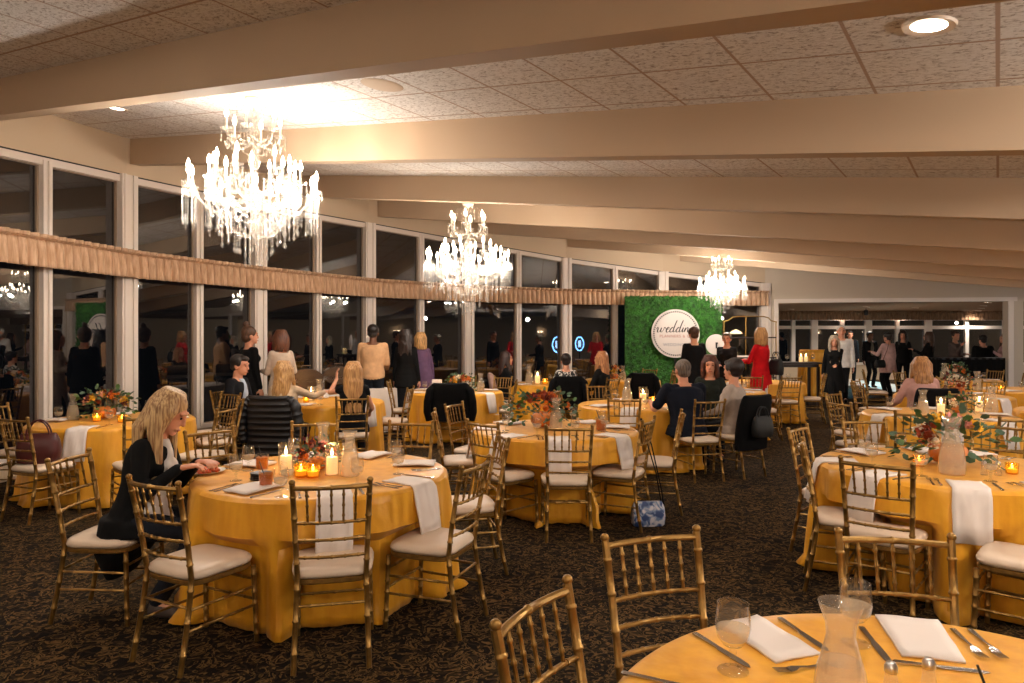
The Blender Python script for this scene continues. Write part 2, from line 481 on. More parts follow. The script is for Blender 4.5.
# wall with the wide opening to the next room
A, B = Vector((6.66,17.9,0)), Vector((*ENDR,0)); dA = (B-A).normalized()
def onw(t): return A + dA*t
def seg_at_px(x):
    k = (x-CX)/F; return (k*A.y - A.x)/(dA.x - k*dA.y)
t1, t2 = seg_at_px(779), seg_at_px(1008)
hdr = MB()
nrm = V(-dA.y, dA.x, 0)
ztop = [zc(se(*onw(t)[:2])[0])+.1 for t in (0, t1, t2, (B-A).length)]
hdr.prism([onw(0), onw(t1), onw(t1)+V(0,0,2.57), onw(t1)+V(0,0,ztop[1]), onw(0)+V(0,0,ztop[0])], nrm*.25)
hdr.prism([onw(t1)+V(0,0,2.57), onw(t2)+V(0,0,2.57), onw(t2)+V(0,0,ztop[2]), onw(t1)+V(0,0,ztop[1])], nrm*.25)
t3 = t2+.35
hdr.prism([onw(t2), onw(t3), onw(t3)+V(0,0,ztop[2]), onw(t2)+V(0,0,ztop[2])], nrm*.25)
hdr.prism([onw(t3)+V(0,0,2.57), B+V(0,0,2.57), B+V(0,0,ztop[3]), onw(t3)+V(0,0,ztop[2])], nrm*.25)
struct(hdr.build('wall_back', M['header'], smooth=False))
cz = MB()
cz.bar(onw(t1-.17)+V(0,0,1.285)-nrm*.015, onw(t1-.17)+V(0,0,1.286)-nrm*.015, .1,.1) if False else None
cz.bar(onw(t1-.02)-nrm*.012+V(0,0,2.62), onw(t2+.2)-nrm*.012+V(0,0,2.62), .03, .1)
cz.bar(onw(t1-.07)-nrm*.012, onw(t1-.07)-nrm*.012+V(0,0,2.67), .1, .03, up=nrm)
cz.bar(onw(t2+.06)-nrm*.012, onw(t2+.06)-nrm*.012+V(0,0,2.67), .12, .03, up=nrm)
struct(cz.build('trim_40', M['white'], smooth=False))
# far room shell
FY = 27.0
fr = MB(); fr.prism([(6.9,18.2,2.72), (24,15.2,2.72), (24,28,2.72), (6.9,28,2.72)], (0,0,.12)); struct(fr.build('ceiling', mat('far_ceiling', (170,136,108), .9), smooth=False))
fw = MB(); fw.box((15.5,FY+.1,.3), (18,.2,.6)); fw.box((15.5,FY+.1,2.6), (18,.2,.4)); struct(fw.build('wall_back', M['wall'], smooth=False))
struct(MB().prism([(6.9,18.1,0),(6.9,28,0),(6.9,28,2.72),(6.9,18.1,2.72)], (-.15,0,0)).build('wall_left', M['wall'], smooth=False))
wide = [793, 814, 842, 868, 897, 928, 966, 1006, 1045, 1085]
xs = [px(v, FY) for v in wide]
fwin = 30
xs = [7.4, 9.4] + xs
for i in range(len(xs)-1):
    fwin += 1; root = struct(empty('window_%d' % fwin, (xs[i], FY, 0))); w = xs[i+1]-xs[i]
    f = MB(); mw = .26 if i % 2 else .14
    f.box((0,0,1.5), (mw,.14,1.8)); f.box((w/2,0,2.07), (w,.1,.13)); f.box((w/2,0,.63), (w,.14,.1)); f.box((w/2,0,2.4), (w,.1,.1)); f.build('frame', M['white'], root, smooth=False)
    p = MB(); p.box((w/2,.05,1.5), (w-.1,.008,1.75)); p.build('pane', M['pane_far'], root, smooth=False)
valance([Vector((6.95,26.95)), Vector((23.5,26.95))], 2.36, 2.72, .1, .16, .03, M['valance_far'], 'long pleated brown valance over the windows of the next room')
# unseen sides so that the room closes: back and right
struct(MB().box((9,-5.1,2.2), (31,.2,4.6)).build('wall_front', M['wall'], smooth=False))
struct(MB().box((24.1,11.5,2.2), (.2,34,4.6)).build('wall_right', M['wall'], smooth=False))

# downlights and the ceiling speaker
def tilt(o): 
    o.rotation_mode = 'QUATERNION'
    n = V(DX*SL, DY*SL, -1).normalized()
    o.rotation_quaternion = V(0,0,-1).rotation_difference(n)
dl = empty('ceiling_light')
MB().lathe([(.075,-.004), (.11,-.012), (.115,-.002), (.115,.02)], 24, capt=False, capb=False).build('trim_ring', M['trim'], dl)
MB().lathe([(.076,-.006), (.0,-.006)], 24, capt=True).build('lens', M['lamp'], dl)
DL = Proto(dl)
DLP = .7
def light(kind, loc, power, color=(1,.84,.66), name='lamp_glow', **kw):
    l = bpy.data.lights.new(name, kind); l.energy = power; l.color = color
    for k, v in kw.items(): setattr(l, k, v)
    o = bpy.data.objects.new(name, l); col.objects.link(o); o.location = loc; return o
def downlight(s, e, label, power=60, z=None, X=None, Y=None, group=None, size=140):
    if X is None: X, Y = xy(s, e)
    zz = zc(s) if z is None else z
    o = DL.place((X, Y, zz), 0, label, 'ceiling light', group)
    if z is None: tilt(o)
    l = light('SPOT', (X, Y, zz-.03), power*DLP, (1,.91,.8), spot_size=math.radians(size), spot_blend=.6, shadow_soft_size=.07)
    return o
downlight(.26, 3.7, 'round recessed ceiling light at top right of the view', 62)
downlight(7.9, 3.56, 'round recessed ceiling light near the window wall at upper left', 40)
g = 'recessed lights hidden behind the beams'
for s, e, p in ((.26,1.3,62), (5,1.3,70), (.26,-1.2,80), (4.5,-1.0,80), (3.9,6.1,62), (0,6.1,62), (7.2,6.1,30), (0,8.7,60), (3.5,8.7,45), (0,11.2,60), (3.2,11.2,45), (.3,13.6,70), (3.2,13.6,40), (0,16,60), (-3.5,3.6,70), (-4,8.7,60), (-4,12.5,60), (-4,0,60)):
    downlight(s, e, 'round recessed ceiling light in a bay behind the beams', p, group=g)
fl = [(791,309,'leftmost small round ceiling light in the next room'), (840,311,'second small ceiling light from left in the next room'), (866,306.5,'bright small ceiling light above the white-haired man in the next room'), (901,311,'small dim ceiling light in the next room, right of the bright one'), (915,307.5,'small ceiling light in the next room above the pink-jacket woman'), (978,310.5,'lowest of the ceiling lights in a row at far right'), (981,308,'second lowest of the ceiling lights in a row at far right'), (983,305.5,'second highest of the ceiling lights in a row at far right'), (987,302.3,'highest of the ceiling lights in a row at far right')]
for x, y, lb in fl:
    Y = F*(2.72-CAMZ)/(HY-y); downlight(0, 0, lb, 200, z=2.715, X=px(x, Y), Y=Y)
sp = MB(); sp.lathe([(.0,-.012), (.12,-.012), (.15,-.008), (.165,-.002), (.165,.02)], 28, capb=False)
s_o = sp.build('ceiling_speaker', mat('speaker_grille', (220,196,170), .8, bump=.6, bscale=300)); s_o.location = (*xy(3.9,3.72), zc(3.9)); tilt(s_o); tag(s_o, 'round flat white speaker grille in the ceiling beside the large chandelier', 'speaker')
# ---------------------------------------------------------------- chandelier
def crystal_strand(b, p, length, bead=.009, drop=.022, step=.024):
    x, y, z = p; k = max(1, int((length-drop*2)/step)); pts, rad = [], []
    for i in range(k):
        for q, r in ((.08,.0015),(.32,bead*.8),(.5,bead),(.68,bead*.8),(.92,.0015)): pts.append(V(x, y, z-step*(i+q))); rad.append(r)
    zz = z-step*k
    for q, r in ((.3,.0015),(.6,drop*.3),(1.3,drop*.55),(2.0,drop*.5),(2.6,.001)): pts.append(V(x, y, zz-drop*q)); rad.append(r)
    b.poly(pts, rad, 5)
def make_chandelier():
    root = empty('crystal_chandelier')
    st = MB()
    st.lathe([(.0,0),(.09,-.002),(.085,-.02),(.03,-.05),(.008,-.07),(.008,-.12)], 20); st.build('canopy', M['trim'], root)
    st = MB(); st.lathe([(.012,-.1),(.03,-.13),(.012,-.17),(.02,-.2),(.05,-.26),(.05,-.3),(.02,-.36),(.015,-.44),(.035,-.5),(.06,-.56),(.03,-.66),(.018,-.72),(.04,-.8),(.09,-.86),(.1,-.92),(.05,-1.0),(.03,-1.05),(.06,-1.1),(.07,-1.14),(.03,-1.2),(.005,-1.25)], 14)
    st.build('stem', M['crystal'], root)
    def arm(ang, z0, r1, z1, thick=.009):
        d = V(math.cos(ang), math.sin(ang), 0); pts = []
        for t in range(13):
            u = t/12
            r = .04 + (r1-.04)*u; z = z0 + (z1-z0)*u - math.sin(u*PI*.95)*.11*min(1.3, r1/.4) + math.sin(u*2*PI)*.02
            pts.append(d*r + V(0,0,z))
        b = MB(); b.poly(pts, [thick*1.2-thick*.4*abs(t/12-.5) for t in range(13)], 7)
        for t in (3, 6, 9): b.ell(pts[t], (thick*1.9,)*3, nu=6, nv=4)
        return b.build('arm', M['crystal'], root), pts[-1]
    bulbs = []
    dish = MB().lathe([(.012,-.012),(.045,.0),(.062,.016),(.058,.018),(.03,.006),(.012,.004)], 12).mesh('dish', M['crystal'])
    slv = MB().lathe([(.011,0),(.012,.11),(.009,.112)], 8).mesh('candle', M['candle_sleeve'])
    blb = MB().lathe([(.009,.11),(.018,.13),(.021,.148),(.015,.172),(.006,.195),(.002,.205)], 8).mesh('bulb', M['bulb'])
    def inst(n, me, par, loc):
        o = bpy.data.objects.new(n, me); col.objects.link(o); o.parent = par; o.location = loc; return o
    r2 = random.Random(11)
    def holder(par, p, pend, plen):
        inst('dish', dish, par, p); inst('candle', slv, par, p); inst('bulb', blb, par, p); bulbs.append(p + V(0,0,.15))
        b = MB()
        for k in range(pend):
            a = 2*PI*k/pend + r2.random(); q = p + V(math.cos(a)*.056, math.sin(a)*.056, 0)
            crystal_strand(b, q, plen*r2.uniform(.8,1.1) if k % 2 else .07, bead=.007, drop=.018)
        b.build('crystal_fringe', M['crystal'], par)
    for k in range(6):                                         # upper tier
        o, p = arm(2*PI*k/6+.3, -.42, .26, -.31); holder(o, p, 6, .13)
    for k in range(6):                                         # middle tier
        o, p = arm(2*PI*k/6+.1, -.86, .34, -.66); holder(o, p, 6, .14)
        q = V(math.cos(2*PI*k/6+.1+.2)*.40, math.sin(2*PI*k/6+.3)*.40, -.70); o2, q = arm(2*PI*k/6+.52, -.9, .45, -.76); holder(o2, q, 6, .16)
    for k in range(6):                                         # wide lower tier, three candles on each branch
        a0 = 2*PI*k/6+.12
        o, p = arm(a0, -.98, .56, -.83, .011); holder(o, p, 8, .34)
        for da, rr in ((.17,.60), (-.17,.60)):
            q = V(math.cos(a0+da)*rr, math.sin(a0+da)*rr, -.82); b = MB(); b.poly([p, (p+q)/2+V(0,0,-.03), q], .007, 6); b.build('branch', M['crystal'], o)
            holder(o, q, 7, .36)
    for k in range(12):                                        # swags of beads
        a0, a1 = 2*PI*k/12, 2*PI*(k+1)/12
        def beads(ps):
            P_, R_ = [], []
            for p, q in zip(ps, ps[1:]):
                for t, r in ((.05,.0015),(.3,.0085),(.5,.0095),(.7,.0085),(.95,.0015)): P_.append(p.lerp(q, t)); R_.append(r)
            MB().poly(P_, R_, 5).build('bead_swag', M['crystal'], root)
        for r, z, sag in ((.27,-.4,.10), (.45,-.86,.12), (.30,-1.02,.12)):
            p0 = V(math.cos(a0)*r, math.sin(a0)*r, z); p1 = V(math.cos(a1)*r, math.sin(a1)*r, z)
            beads([p0.lerp(p1, t/8) + V(0,0,-sag*2*(t/8)*(1-t/8)) for t in range(9)])
        beads([V(math.cos(a0)*(.46-.40*t/14), math.sin(a0)*(.46-.40*t/14), -.9-.34*math.sin(t/14*PI/2)) for t in range(15)])
    for r, n, z, ln in ((.42,18,-.98,.22), (.30,14,-1.06,.27), (.18,10,-1.13,.30), (.08,6,-1.18,.33)):
        for k in range(n):
            a = 2*PI*k/n + r; b = MB(); crystal_strand(b, V(math.cos(a)*r, math.sin(a)*r, z), ln*r2.uniform(.8,1.12), bead=.009, drop=.026); b.build('pendant_drop', M['crystal'], root)
    for k in range(6):                                         # curled crown pieces
        a = 2*PI*k/6; d = V(math.cos(a), math.sin(a), 0)
        b = MB(); b.poly([d*.02+V(0,0,-.18), d*.07+V(0,0,-.1), d*.13+V(0,0,-.05), d*.17+V(0,0,-.09), d*.15+V(0,0,-.15)], [.008,.008,.007,.006,.005], 6)
        crystal_strand(b, d*.16+V(0,0,-.13), .12, .007, .018); b.build('crown_scroll', M['crystal'], root)
    return root, bulbs
ch, bulbs = make_chandelier()
CH = Proto(ch)
LC = (1,.94,.86)
def chandelier(x, Y, label, scale, power, drop=0, zs=1.0, pos=None, group=None):
    X, Y = pos or (px(x, Y), Y); s, e = se(X, Y); z = zc(s)-drop
    o = CH.place((X, Y, z), rnd.uniform(0, 1), label, 'chandelier', group, scale=(scale, scale, scale*zs))
    if drop: MB().tube((0,0,0), (0,0,drop/scale/zs+.02), .012).build('hanging_rod', M['brass'], o)
    sc = scale; zs = sc*zs
    for k in range(6):
        a = 2*PI*k/6+.12; light('POINT', (X+math.cos(a)*.58*sc, Y+math.sin(a)*.58*sc, z-.86*zs), power/6, LC, shadow_soft_size=.03)
chandelier(254, 6.25, 'large lit crystal chandelier nearest the camera, at upper left', .92, 125, zs=1.12)
chandelier(468, 10.3, 'lit crystal chandelier in the middle of the picture, second of three', 1.02, 160, drop=.3, zs=1.1)
chandelier(722, 15.0, 'small far lit crystal chandelier hanging before the green hedge wall', .80, 180, drop=.22, zs=1.12)
for s_, e_, p_ in ((4.2,-1.4,65), (-1.5,-3.2,80)):
    chandelier(0, 0, 'lit crystal chandelier hanging behind the camera', .92, p_, pos=xy(s_, e_), group='chandeliers behind the camera')
gp = empty('fill_lamp'); MB().tube((0,0,0), (0,0,-.3), .012).build('rod', M['brass'], gp); MB().ell((0,0,-.42), (.075,.075,.075), nu=20, nv=12).build('fill_globe', emis('fill_globe', (255,246,234), 430, True), gp)
GP = Proto(gp)  # fill globes added out of view to brighten ceiling and beams
for X, Y, p_ in ((3.6,1.97,170), (5.9,3.15,150), (8.3,4.75,150), (10.6,6.2,150), (12.4,8.2,150), (13.5,12,120), (21,22,110), (7.9,20.5,60), (2.4,-.3,60), (-1.5,-2.5,50)):
    GP.place((X, Y, zc(se(X,Y)[0]) if Y < 18 else 2.72), 0, 'added fill globe hanging outside the view', 'ceiling lamp', 'added fill globes outside the view', scale=(p_/150)**.5)

# ---------------------------------------------------------------- gold ballroom chair
def chair_parts():
    """seat centre at the origin's x,y; sits facing +y; returns list of (name, MB, material)"""
    out = []; G = M['gold']; SZ = .445
    def back(z):                                               # lean of the back posts: y at height z
        if z < SZ: return -.185 - .075*((SZ-z)/SZ)**1.3
        return -.185 - .09*((z-SZ)/.5)**1.25
    for sx in (-1, 1):
        b = MB(); zs = [0,.15,.3,SZ,.6,.75,.88,.935]
        b.bamboo([(sx*(.168+.018*max(0,(z-.45)/.5)+.014*max(0,(.45-z)/.45)), back(z), z) for z in zs], .0140, [.1,.26,.42,.56,.68,.81,.93], 8, 1.22)
        x, y = sx*.187, back(.935)
        b.ell((x, y, .945), (.0165,.0165,.015), nu=8, nv=6)
        out.append(('back_post', b, G))
    for sx in (-1, 1):
        b = MB(); b.bamboo([(sx*.19,.185,SZ-.03), (sx*.2,.2,0)], .0135, [.12,.35,.5,.75,.9], 8, 1.2); out.append(('leg', b, G))
    def curved(z, r, x=.178, bow=.025, rings=(.14,.32,.5,.68,.86)):
        y = back(z); b = MB()
        b.bamboo([(x*t, y-bow*(1-t*t), z) for t in (-1,-.7,-.35,0,.35,.7,1)], r, rings, 8, 1.25); return b
    out.append(('top_rail', curved(.915, .0118, .186, rings=(.5,)), G))
    for z in (.735, .645, .555): out.append(('back_rail', curved(z, .0085), G))
    for k in range(5):
        x = (k-2)*.057; b = MB(); t = x/.178
        y0 = back(.735)-.025*(1-t*t); y1 = back(.915)-.025*(1-t*t)
        b.bamboo([(x, y0, .735), (x*1.04, y1, .915)], .0064, [.2,.5,.8], 6, 1.4); out.append(('spindle', b, G))
    def lg(sx, z, front): 
        if front: t = 1-z/(SZ-.03); return V(sx*(.19+.01*t), .185+.015*t, z)
        return V(sx*(.168+.014*max(0,(.45-z)/.45)), back(z), z)
    for sx in (-1, 1):
        for z in (.30, .20): b = MB(); b.bamboo([lg(sx,z,1), lg(sx,z,0)], .0072, [.2,.5,.8], 6, 1.3); out.append(('stretcher', b, G))
    for z in (.34, .23): b = MB(); b.bamboo([lg(-1,z,1), lg(1,z,1)], .0072, [.2,.5,.8], 6, 1.3); out.append(('stretcher', b, G))
    b = MB(); b.bamboo([lg(-1,.31,0), lg(1,.31,0)], .0072, [.2,.5,.8], 6, 1.3); out.append(('stretcher', b, G))
    def outline(s, n=28):
        pts = []
        for i in range(n):
            a = 2*PI*i/n; c, q = math.cos(a), math.sin(a)
            x = math.copysign(abs(c)**.42, c)*.205*s; y = math.copysign(abs(q)**.42, q)*.2*s
            x *= 1 + .05*(y/.2); pts.append((x, y))
        return pts
    b = MB(); prev = None
    for s, z in ((.97,.412), (1.0,.418), (1.0,.436), (.97,.44)):
        q = [b.bm.verts.new((x, y, z)) for x, y in outline(s)]
        if prev: b.bridge(prev, q)
        else: b.cap(q, True)
        prev = q
    b.cap(prev); out.append(('seat_frame', b, G))
    b = MB(); prev = None
    for s, z in ((.95,.44), (1.0,.448), (1.02,.462), (.99,.478), (.93,.487), (.75,.494), (.4,.497)):
        q = [b.bm.verts.new((x, y, z)) for x, y in outline(s)]
        if prev: b.bridge(prev, q)
        else: b.cap(q, True)
        prev = q
    b.cap(prev); out.append(('seat', b, M['cushion']))
    return out
ck = empty('banquet_chair')
for nme, b, mt in chair_parts(): b.build(nme, mt, ck)
CHAIR = Proto(ck)
def chair(X, Y, fx, fy, label, group=None):
    return CHAIR.place((X, Y, 0), face_rot(fx, fy), label, 'chair', group)

# ---------------------------------------------------------------- tables and cloths
def round_table(X, Y, r, desc):
    t = empty('round_table', (X, Y, 0)); tag(t, 'round banquet table hidden under the %s' % desc, 'table', 'round banquet tables under their cloths')
    MB().lathe([(r-.01,.735),(r,.74),(r,.755),(r-.01,.76)], 48).build('tabletop', M['darkwood'], t)
    for k in range(4):
        a = PI/4+PI/2*k; b = MB(); b.tube((math.cos(a)*r*.45, math.sin(a)*r*.45, 0), (math.cos(a)*r*.4, math.sin(a)*r*.4, .735), .015, .015, 8); b.build('leg', M['blackm'], t)
    return t
def tablecloth(X, Y, r, label, seed, mt=None, flare=.05, zt=.765, group=None, n=168, hem=.012, puddle=.035, tall=False, folds=13):
    r2 = random.Random(seed); b = MB(); prev = None
    ph = [r2.uniform(0, 2*PI) for _ in range(4)]
    def fold(a):
        w = .55*math.cos(folds*a+ph[0]+.7*math.sin(2*a+ph[1])) + .3*math.cos((folds*2-5)*a+ph[2]) + .25*math.cos(5*a+ph[3])
        return w
    near = [(cx, cy, face_rot(fx, fy)) for cx, cy, fx, fy, _ in CH_LIST if math.hypot(cx-X, cy-Y) < r+.45] if r > .6 else []
    def free(R, a, z):
        """a chair pushed in presses the skirt back"""
        if z > .5: return R
        for cx, cy, ra in near:
            while R > .42:
                dx, dy = X+R*math.cos(a)-cx, Y+R*math.sin(a)-cy
                lx, ly = dx*math.cos(ra)+dy*math.sin(ra), -dx*math.sin(ra)+dy*math.cos(ra)
                if abs(lx) < .245 and -.3 < ly < .245: R -= .01
                else: break
        return R
    rings = [(0,0,0),(.5,0,0),(.9,0,0),(.985,0,0),(1.0,-.006,0),(1.006,-.02,.02),(1.008,-.06,.12),(1.01,-.14,.34),(1.01,-.2,.45),(1.012,-.26,.6),(1.015,-.33,.7),(1.02,-.4,.8),(1.03,-.55,.9),(1.035,-.66,1.0),(1.045,-.72,1.1)]
    h = zt-hem
    for rr, dz, am in rings:
        z = zt + dz/.72*h if dz else zt
        if rr == 0:
            c = b.bm.verts.new((0,0,zt)); prev = None; continue
        q = []; RR = []
        for i in range(n):
            a = 2*PI*i/n; f = fold(a)
            R = r*rr + am*(flare*(f+.55)) + (.012 if am else 0)
            if am > 1: R += puddle*max(0, .4+f) ; 
            RR.append((R, free(R, a, z)))
        L = [c for _, c in RR]
        if am:
            for _ in range(3): L = [min(c, (L[i-1]+c+L[(i+1) % n])/3+.004) for i, c in enumerate(L)]
        for i in range(n):
            a = 2*PI*i/n; R = L[i] if am else RR[i][0]
            q.append(b.bm.verts.new((R*math.cos(a), R*math.sin(a), z + (.012*abs(fold(a)) if am > 1 else 0))))
        if prev is None:
            for i in range(n): b.bm.faces.new((c, q[i], q[(i+1) % n]))
        else: b.bridge(prev, q)
        prev = q
    o = b.build('tablecloth', mt or M['satin']); o.location = (X, Y, 0)
    so = o.modifiers.new('thick', 'SOLIDIFY'); so.thickness = .0025; so.offset = 1
    tag(o, label, 'tablecloth', group); return o
TZ = .768
# ---------------------------------------------------------------- tableware (prototypes, used by place())
def solo(name, b, mt, **kw): return b.build(name, mt, **kw)
def mk_goblet():
    r = empty('water_goblet')
    MB().lathe([(.036,0),(.036,.002),(.012,.007),(.006,.014),(.0075,.025),(.0055,.035),(.009,.045),(.006,.055)], 18).build('foot', M['glass'], r)
    MB().lathe([(.006,.055),(.022,.062),(.036,.08),(.041,.105),(.039,.135),(.036,.16),(.037,.161),(.0345,.16),(.0375,.135),(.0395,.105),(.0345,.082),(.0,.064)], 20, capb=False, capt=False).build('bowl', M['glass'], r)
    MB().lathe([(.0,.066),(.03,.076),(.0378,.095),(.0378,.104),(.0,.104)], 18, capb=False, capt=False).build('water', M['water'], r)
    return r
GOB = Proto(mk_goblet())
def mk_carafe():
    r = empty('water_carafe')
    MB().lathe([(.0,.0),(.05,.0),(.055,.006),(.057,.03),(.054,.08),(.047,.13),(.034,.175),(.028,.2),(.030,.225),(.040,.255),(.0445,.268),(.042,.268),(.037,.255),(.027,.225),(.025,.2),(.031,.175),(.044,.13)], 26, capb=False, capt=False).build('vessel', M['carafe'], r)
    MB().lathe([(.0,.006),(.05,.006),(.053,.03),(.050,.08),(.043,.13),(.038,.148),(.0,.148)], 24, capb=False, capt=False).build('water', M['water'], r)
    return r
CAR = Proto(mk_carafe())
def mk_candle(h=.2, hc=.12):
    r = empty('hurricane_candle')
    MB().lathe([(.0,.0),(.046,0),(.047,.003),(.047,h),(.0445,h),(.0445,.006),(.0,.006)], 26, capb=False, capt=False).build('glass_cylinder', M['glass'], r)
    MB().lathe([(.0,.007),(.036,.007),(.037,.01),(.037,hc-.004),(.034,hc),(.0,hc-.006)], 22, capb=False, capt=False).build('wax', M['wax'], r)
    MB().lathe([(.001,hc-.006),(.001,hc+.008),(.007,hc+.016),(.0075,hc+.026),(.004,hc+.042),(.0005,hc+.055)], 10).build('flame', M['flame'], r)
    return r
CAN = Proto(mk_candle())
def mk_votive():
    r = empty('votive_candle')
    MB().lathe([(.0,.0),(.026,0),(.03,.004),(.034,.062),(.0315,.062),(.028,.008),(.0,.008)], 20, capb=False, capt=False).build('glass_cup', M['votive'], r)
    MB().lathe([(.0,.009),(.024,.009),(.026,.03),(.0,.03)], 16, capb=False, capt=False).build('wax', M['wax'], r)
    MB().lathe([(.001,.03),(.006,.036),(.006,.042),(.0005,.06)], 8).build('flame', M['flame'], r)
    return r
VOT = Proto(mk_votive())
def mk_tumbler():
    r = empty('tumbler_of_iced_drink')
    MB().lathe([(.0,.0),(.032,0),(.036,.004),(.041,.1),(.0385,.1),(.034,.008),(.0,.008)], 20, capb=False, capt=False).build('glass_cup', M['glass'], r)
    MB().lathe([(.0,.009),(.033,.009),(.037,.08),(.0,.08)], 18, capb=False, capt=False).build('drink', M['drink'], r)
    MB().tube((.01,.0,.02), (-.03,.02,.15), .003).build('straw', M['blackm'], r)
    return r
TUM = Proto(mk_tumbler())
def mk_shaker():
    r = empty('salt_shaker')
    MB().lathe([(.0,0),(.02,0),(.021,.004),(.016,.04),(.013,.065)], 16, capb=False).build('glass_body', M['carafe'], r)
    MB().lathe([(.014,.065),(.0155,.067),(.0155,.08),(.01,.09),(.0,.092)], 16, capb=False).build('cap', M['silver'], r)
    return r
SHK = Proto(mk_shaker())
def mk_knife():
    b = MB(); prev = None
    for y, w, t in ((-.115,.006,.004),(-.11,.0085,.005),(-.02,.0065,.0045),(-.012,.006,.004),(0,.0095,.0022),(.07,.011,.002),(.1,.009,.0016),(.115,.002,.001)):
        q = [b.bm.verts.new(p) for p in ((-w,y,0),(w,y,0),(w,y,t),(-w,y,t))]
        if prev: b.bridge(prev, q)
        else: b.cap(q)
        prev = q
    b.cap(prev); return b.build('table_knife', M['steel'])
KNI = Proto(mk_knife())
def mk_fork():
    b = MB(); prev = None
    for y, w, z in ((-.1,.0075,.001),(-.09,.0085,.001),(0,.004,.003),(.03,.004,.006),(.045,.012,.004),(.06,.013,.002)):
        q = [b.bm.verts.new(p) for p in ((-w,y,z),(w,y,z),(w,y,z+.002),(-w,y,z+.002))]
        if prev: b.bridge(prev, q)
        else: b.cap(q)
        prev = q
    b.cap(prev)
    for k in range(4): x = -.0105+.007*k; b.box((x,.08,.005), (.0032,.045,.002), m=Matrix.Rotation(.12,3,'X'))
    return b.build('table_fork', M['steel'])
FOR = Proto(mk_fork())
def mk_napkin(hang, seed=1):
    """outward = +y, table edge at y = 0"""
    r2 = random.Random(seed); b = MB(); w = .095; rows = []
    path = [(-.24,.004),(-.2,.006),(-.12,.008),(-.05,.007),(-.01,.006)]
    if hang: path += [(.016,-.001),(.034,-.03),(.05,-.1),(.068,-.19),(.09,-hang)]
    else: path = [(-.30,.004),(-.22,.008),(-.12,.009),(-.06,.008),(-.02,.004)]
    N = 8
    for j, (y, z) in enumerate(path):
        row = []
        for i in range(N+1):
            u = i/N*2-1
            row.append(b.bm.verts.new((w*u*(1+.05*j/len(path))+r2.uniform(-.002,.002)+(.02*j/len(path) if hang else 0), y + (.008*math.sin(u*5+j)*(z<-.02)), z + (r2.uniform(0,.005) if z > 0 else 0))))
        rows.append(row)
    for a, c in zip(rows, rows[1:]):
        for i in range(N): b.bm.faces.new((a[i], a[i+1], c[i+1], c[i]))
    o = b.build('linen_napkin', M['napkin'])
    so = o.modifiers.new('thick', 'SOLIDIFY'); so.thickness = .009; so.offset = 1
    return o
NAPH = Proto(mk_napkin(.30)); NAPF = Proto(mk_napkin(0, 3)); NAPS = Proto(mk_napkin(.17, 9))
def plate_stack():
    b = empty('stacked_black_plates')
    for k in range(4):
        MB().lathe([(.0,.0),(.04,0),(.062,.008),(.066,.013),(.062,.012),(.04,.004),(.0,.004)], 26, capb=False, capt=False).build('plate', M['plate_black'], b).location = (rnd.uniform(-.002,.002), 0, k*.011)
    return b

# ---------------------------------------------------------------- flowers
def bloom_mesh(mt, r, seed, petals=22):
    r2 = random.Random(seed); b = MB()
    for k in range(petals):
        t = (k+.5)/petals; a = k*2.4; el = math.radians(80-78*t)
        d = V(math.cos(a)*math.cos(el), math.sin(a)*math.cos(el), math.sin(el)); s = V(-math.sin(a), math.cos(a), 0); up = d.cross(s)
        c = d*r*(.35+.5*t); w = r*(.32+.22*t)
        p = [c-s*w*.5, c+d*r*.3*t+up*w*.2-s*w*.75, c+d*r*(.45*t+.1)+up*w*1.0, c+d*r*.3*t+up*w*.2+s*w*.75, c+s*w*.5]
        m = c+d*r*.12+up*w*.35; mv = b.bm.verts.new(m); vs = [b.bm.verts.new(q) for q in p]
        for i in range(4): b.bm.faces.new((mv, vs[i], vs[i+1]))
        b.bm.faces.new((mv, vs[4], vs[0]))
    b.ell((0,0,0), (r*.55,r*.55,r*.5), nu=8, nv=6)
    return b.mesh('bloom', mt, normals=False)
def pumpkin(r, h):
    b = MB(); n = 40; prev = None
    top = None
    for j in range(1, 12):
        t = PI*j/12; q = []
        for i in range(n):
            a = 2*PI*i/n; rr = r*math.sin(t)**.8*(1-.1*abs(math.cos(a*4))**.5*0 - .12*(abs(math.sin(a*4))<.35))
            q.append(b.bm.verts.new((rr*math.cos(a), rr*math.sin(a), h/2 + h/2*math.cos(t)*(1-.25*(math.sin(t)<.4)))))
        if prev: b.bridge(prev, q)
        else: b.cap(q, True)
        prev = q
    b.cap(prev); return b
BL = {}
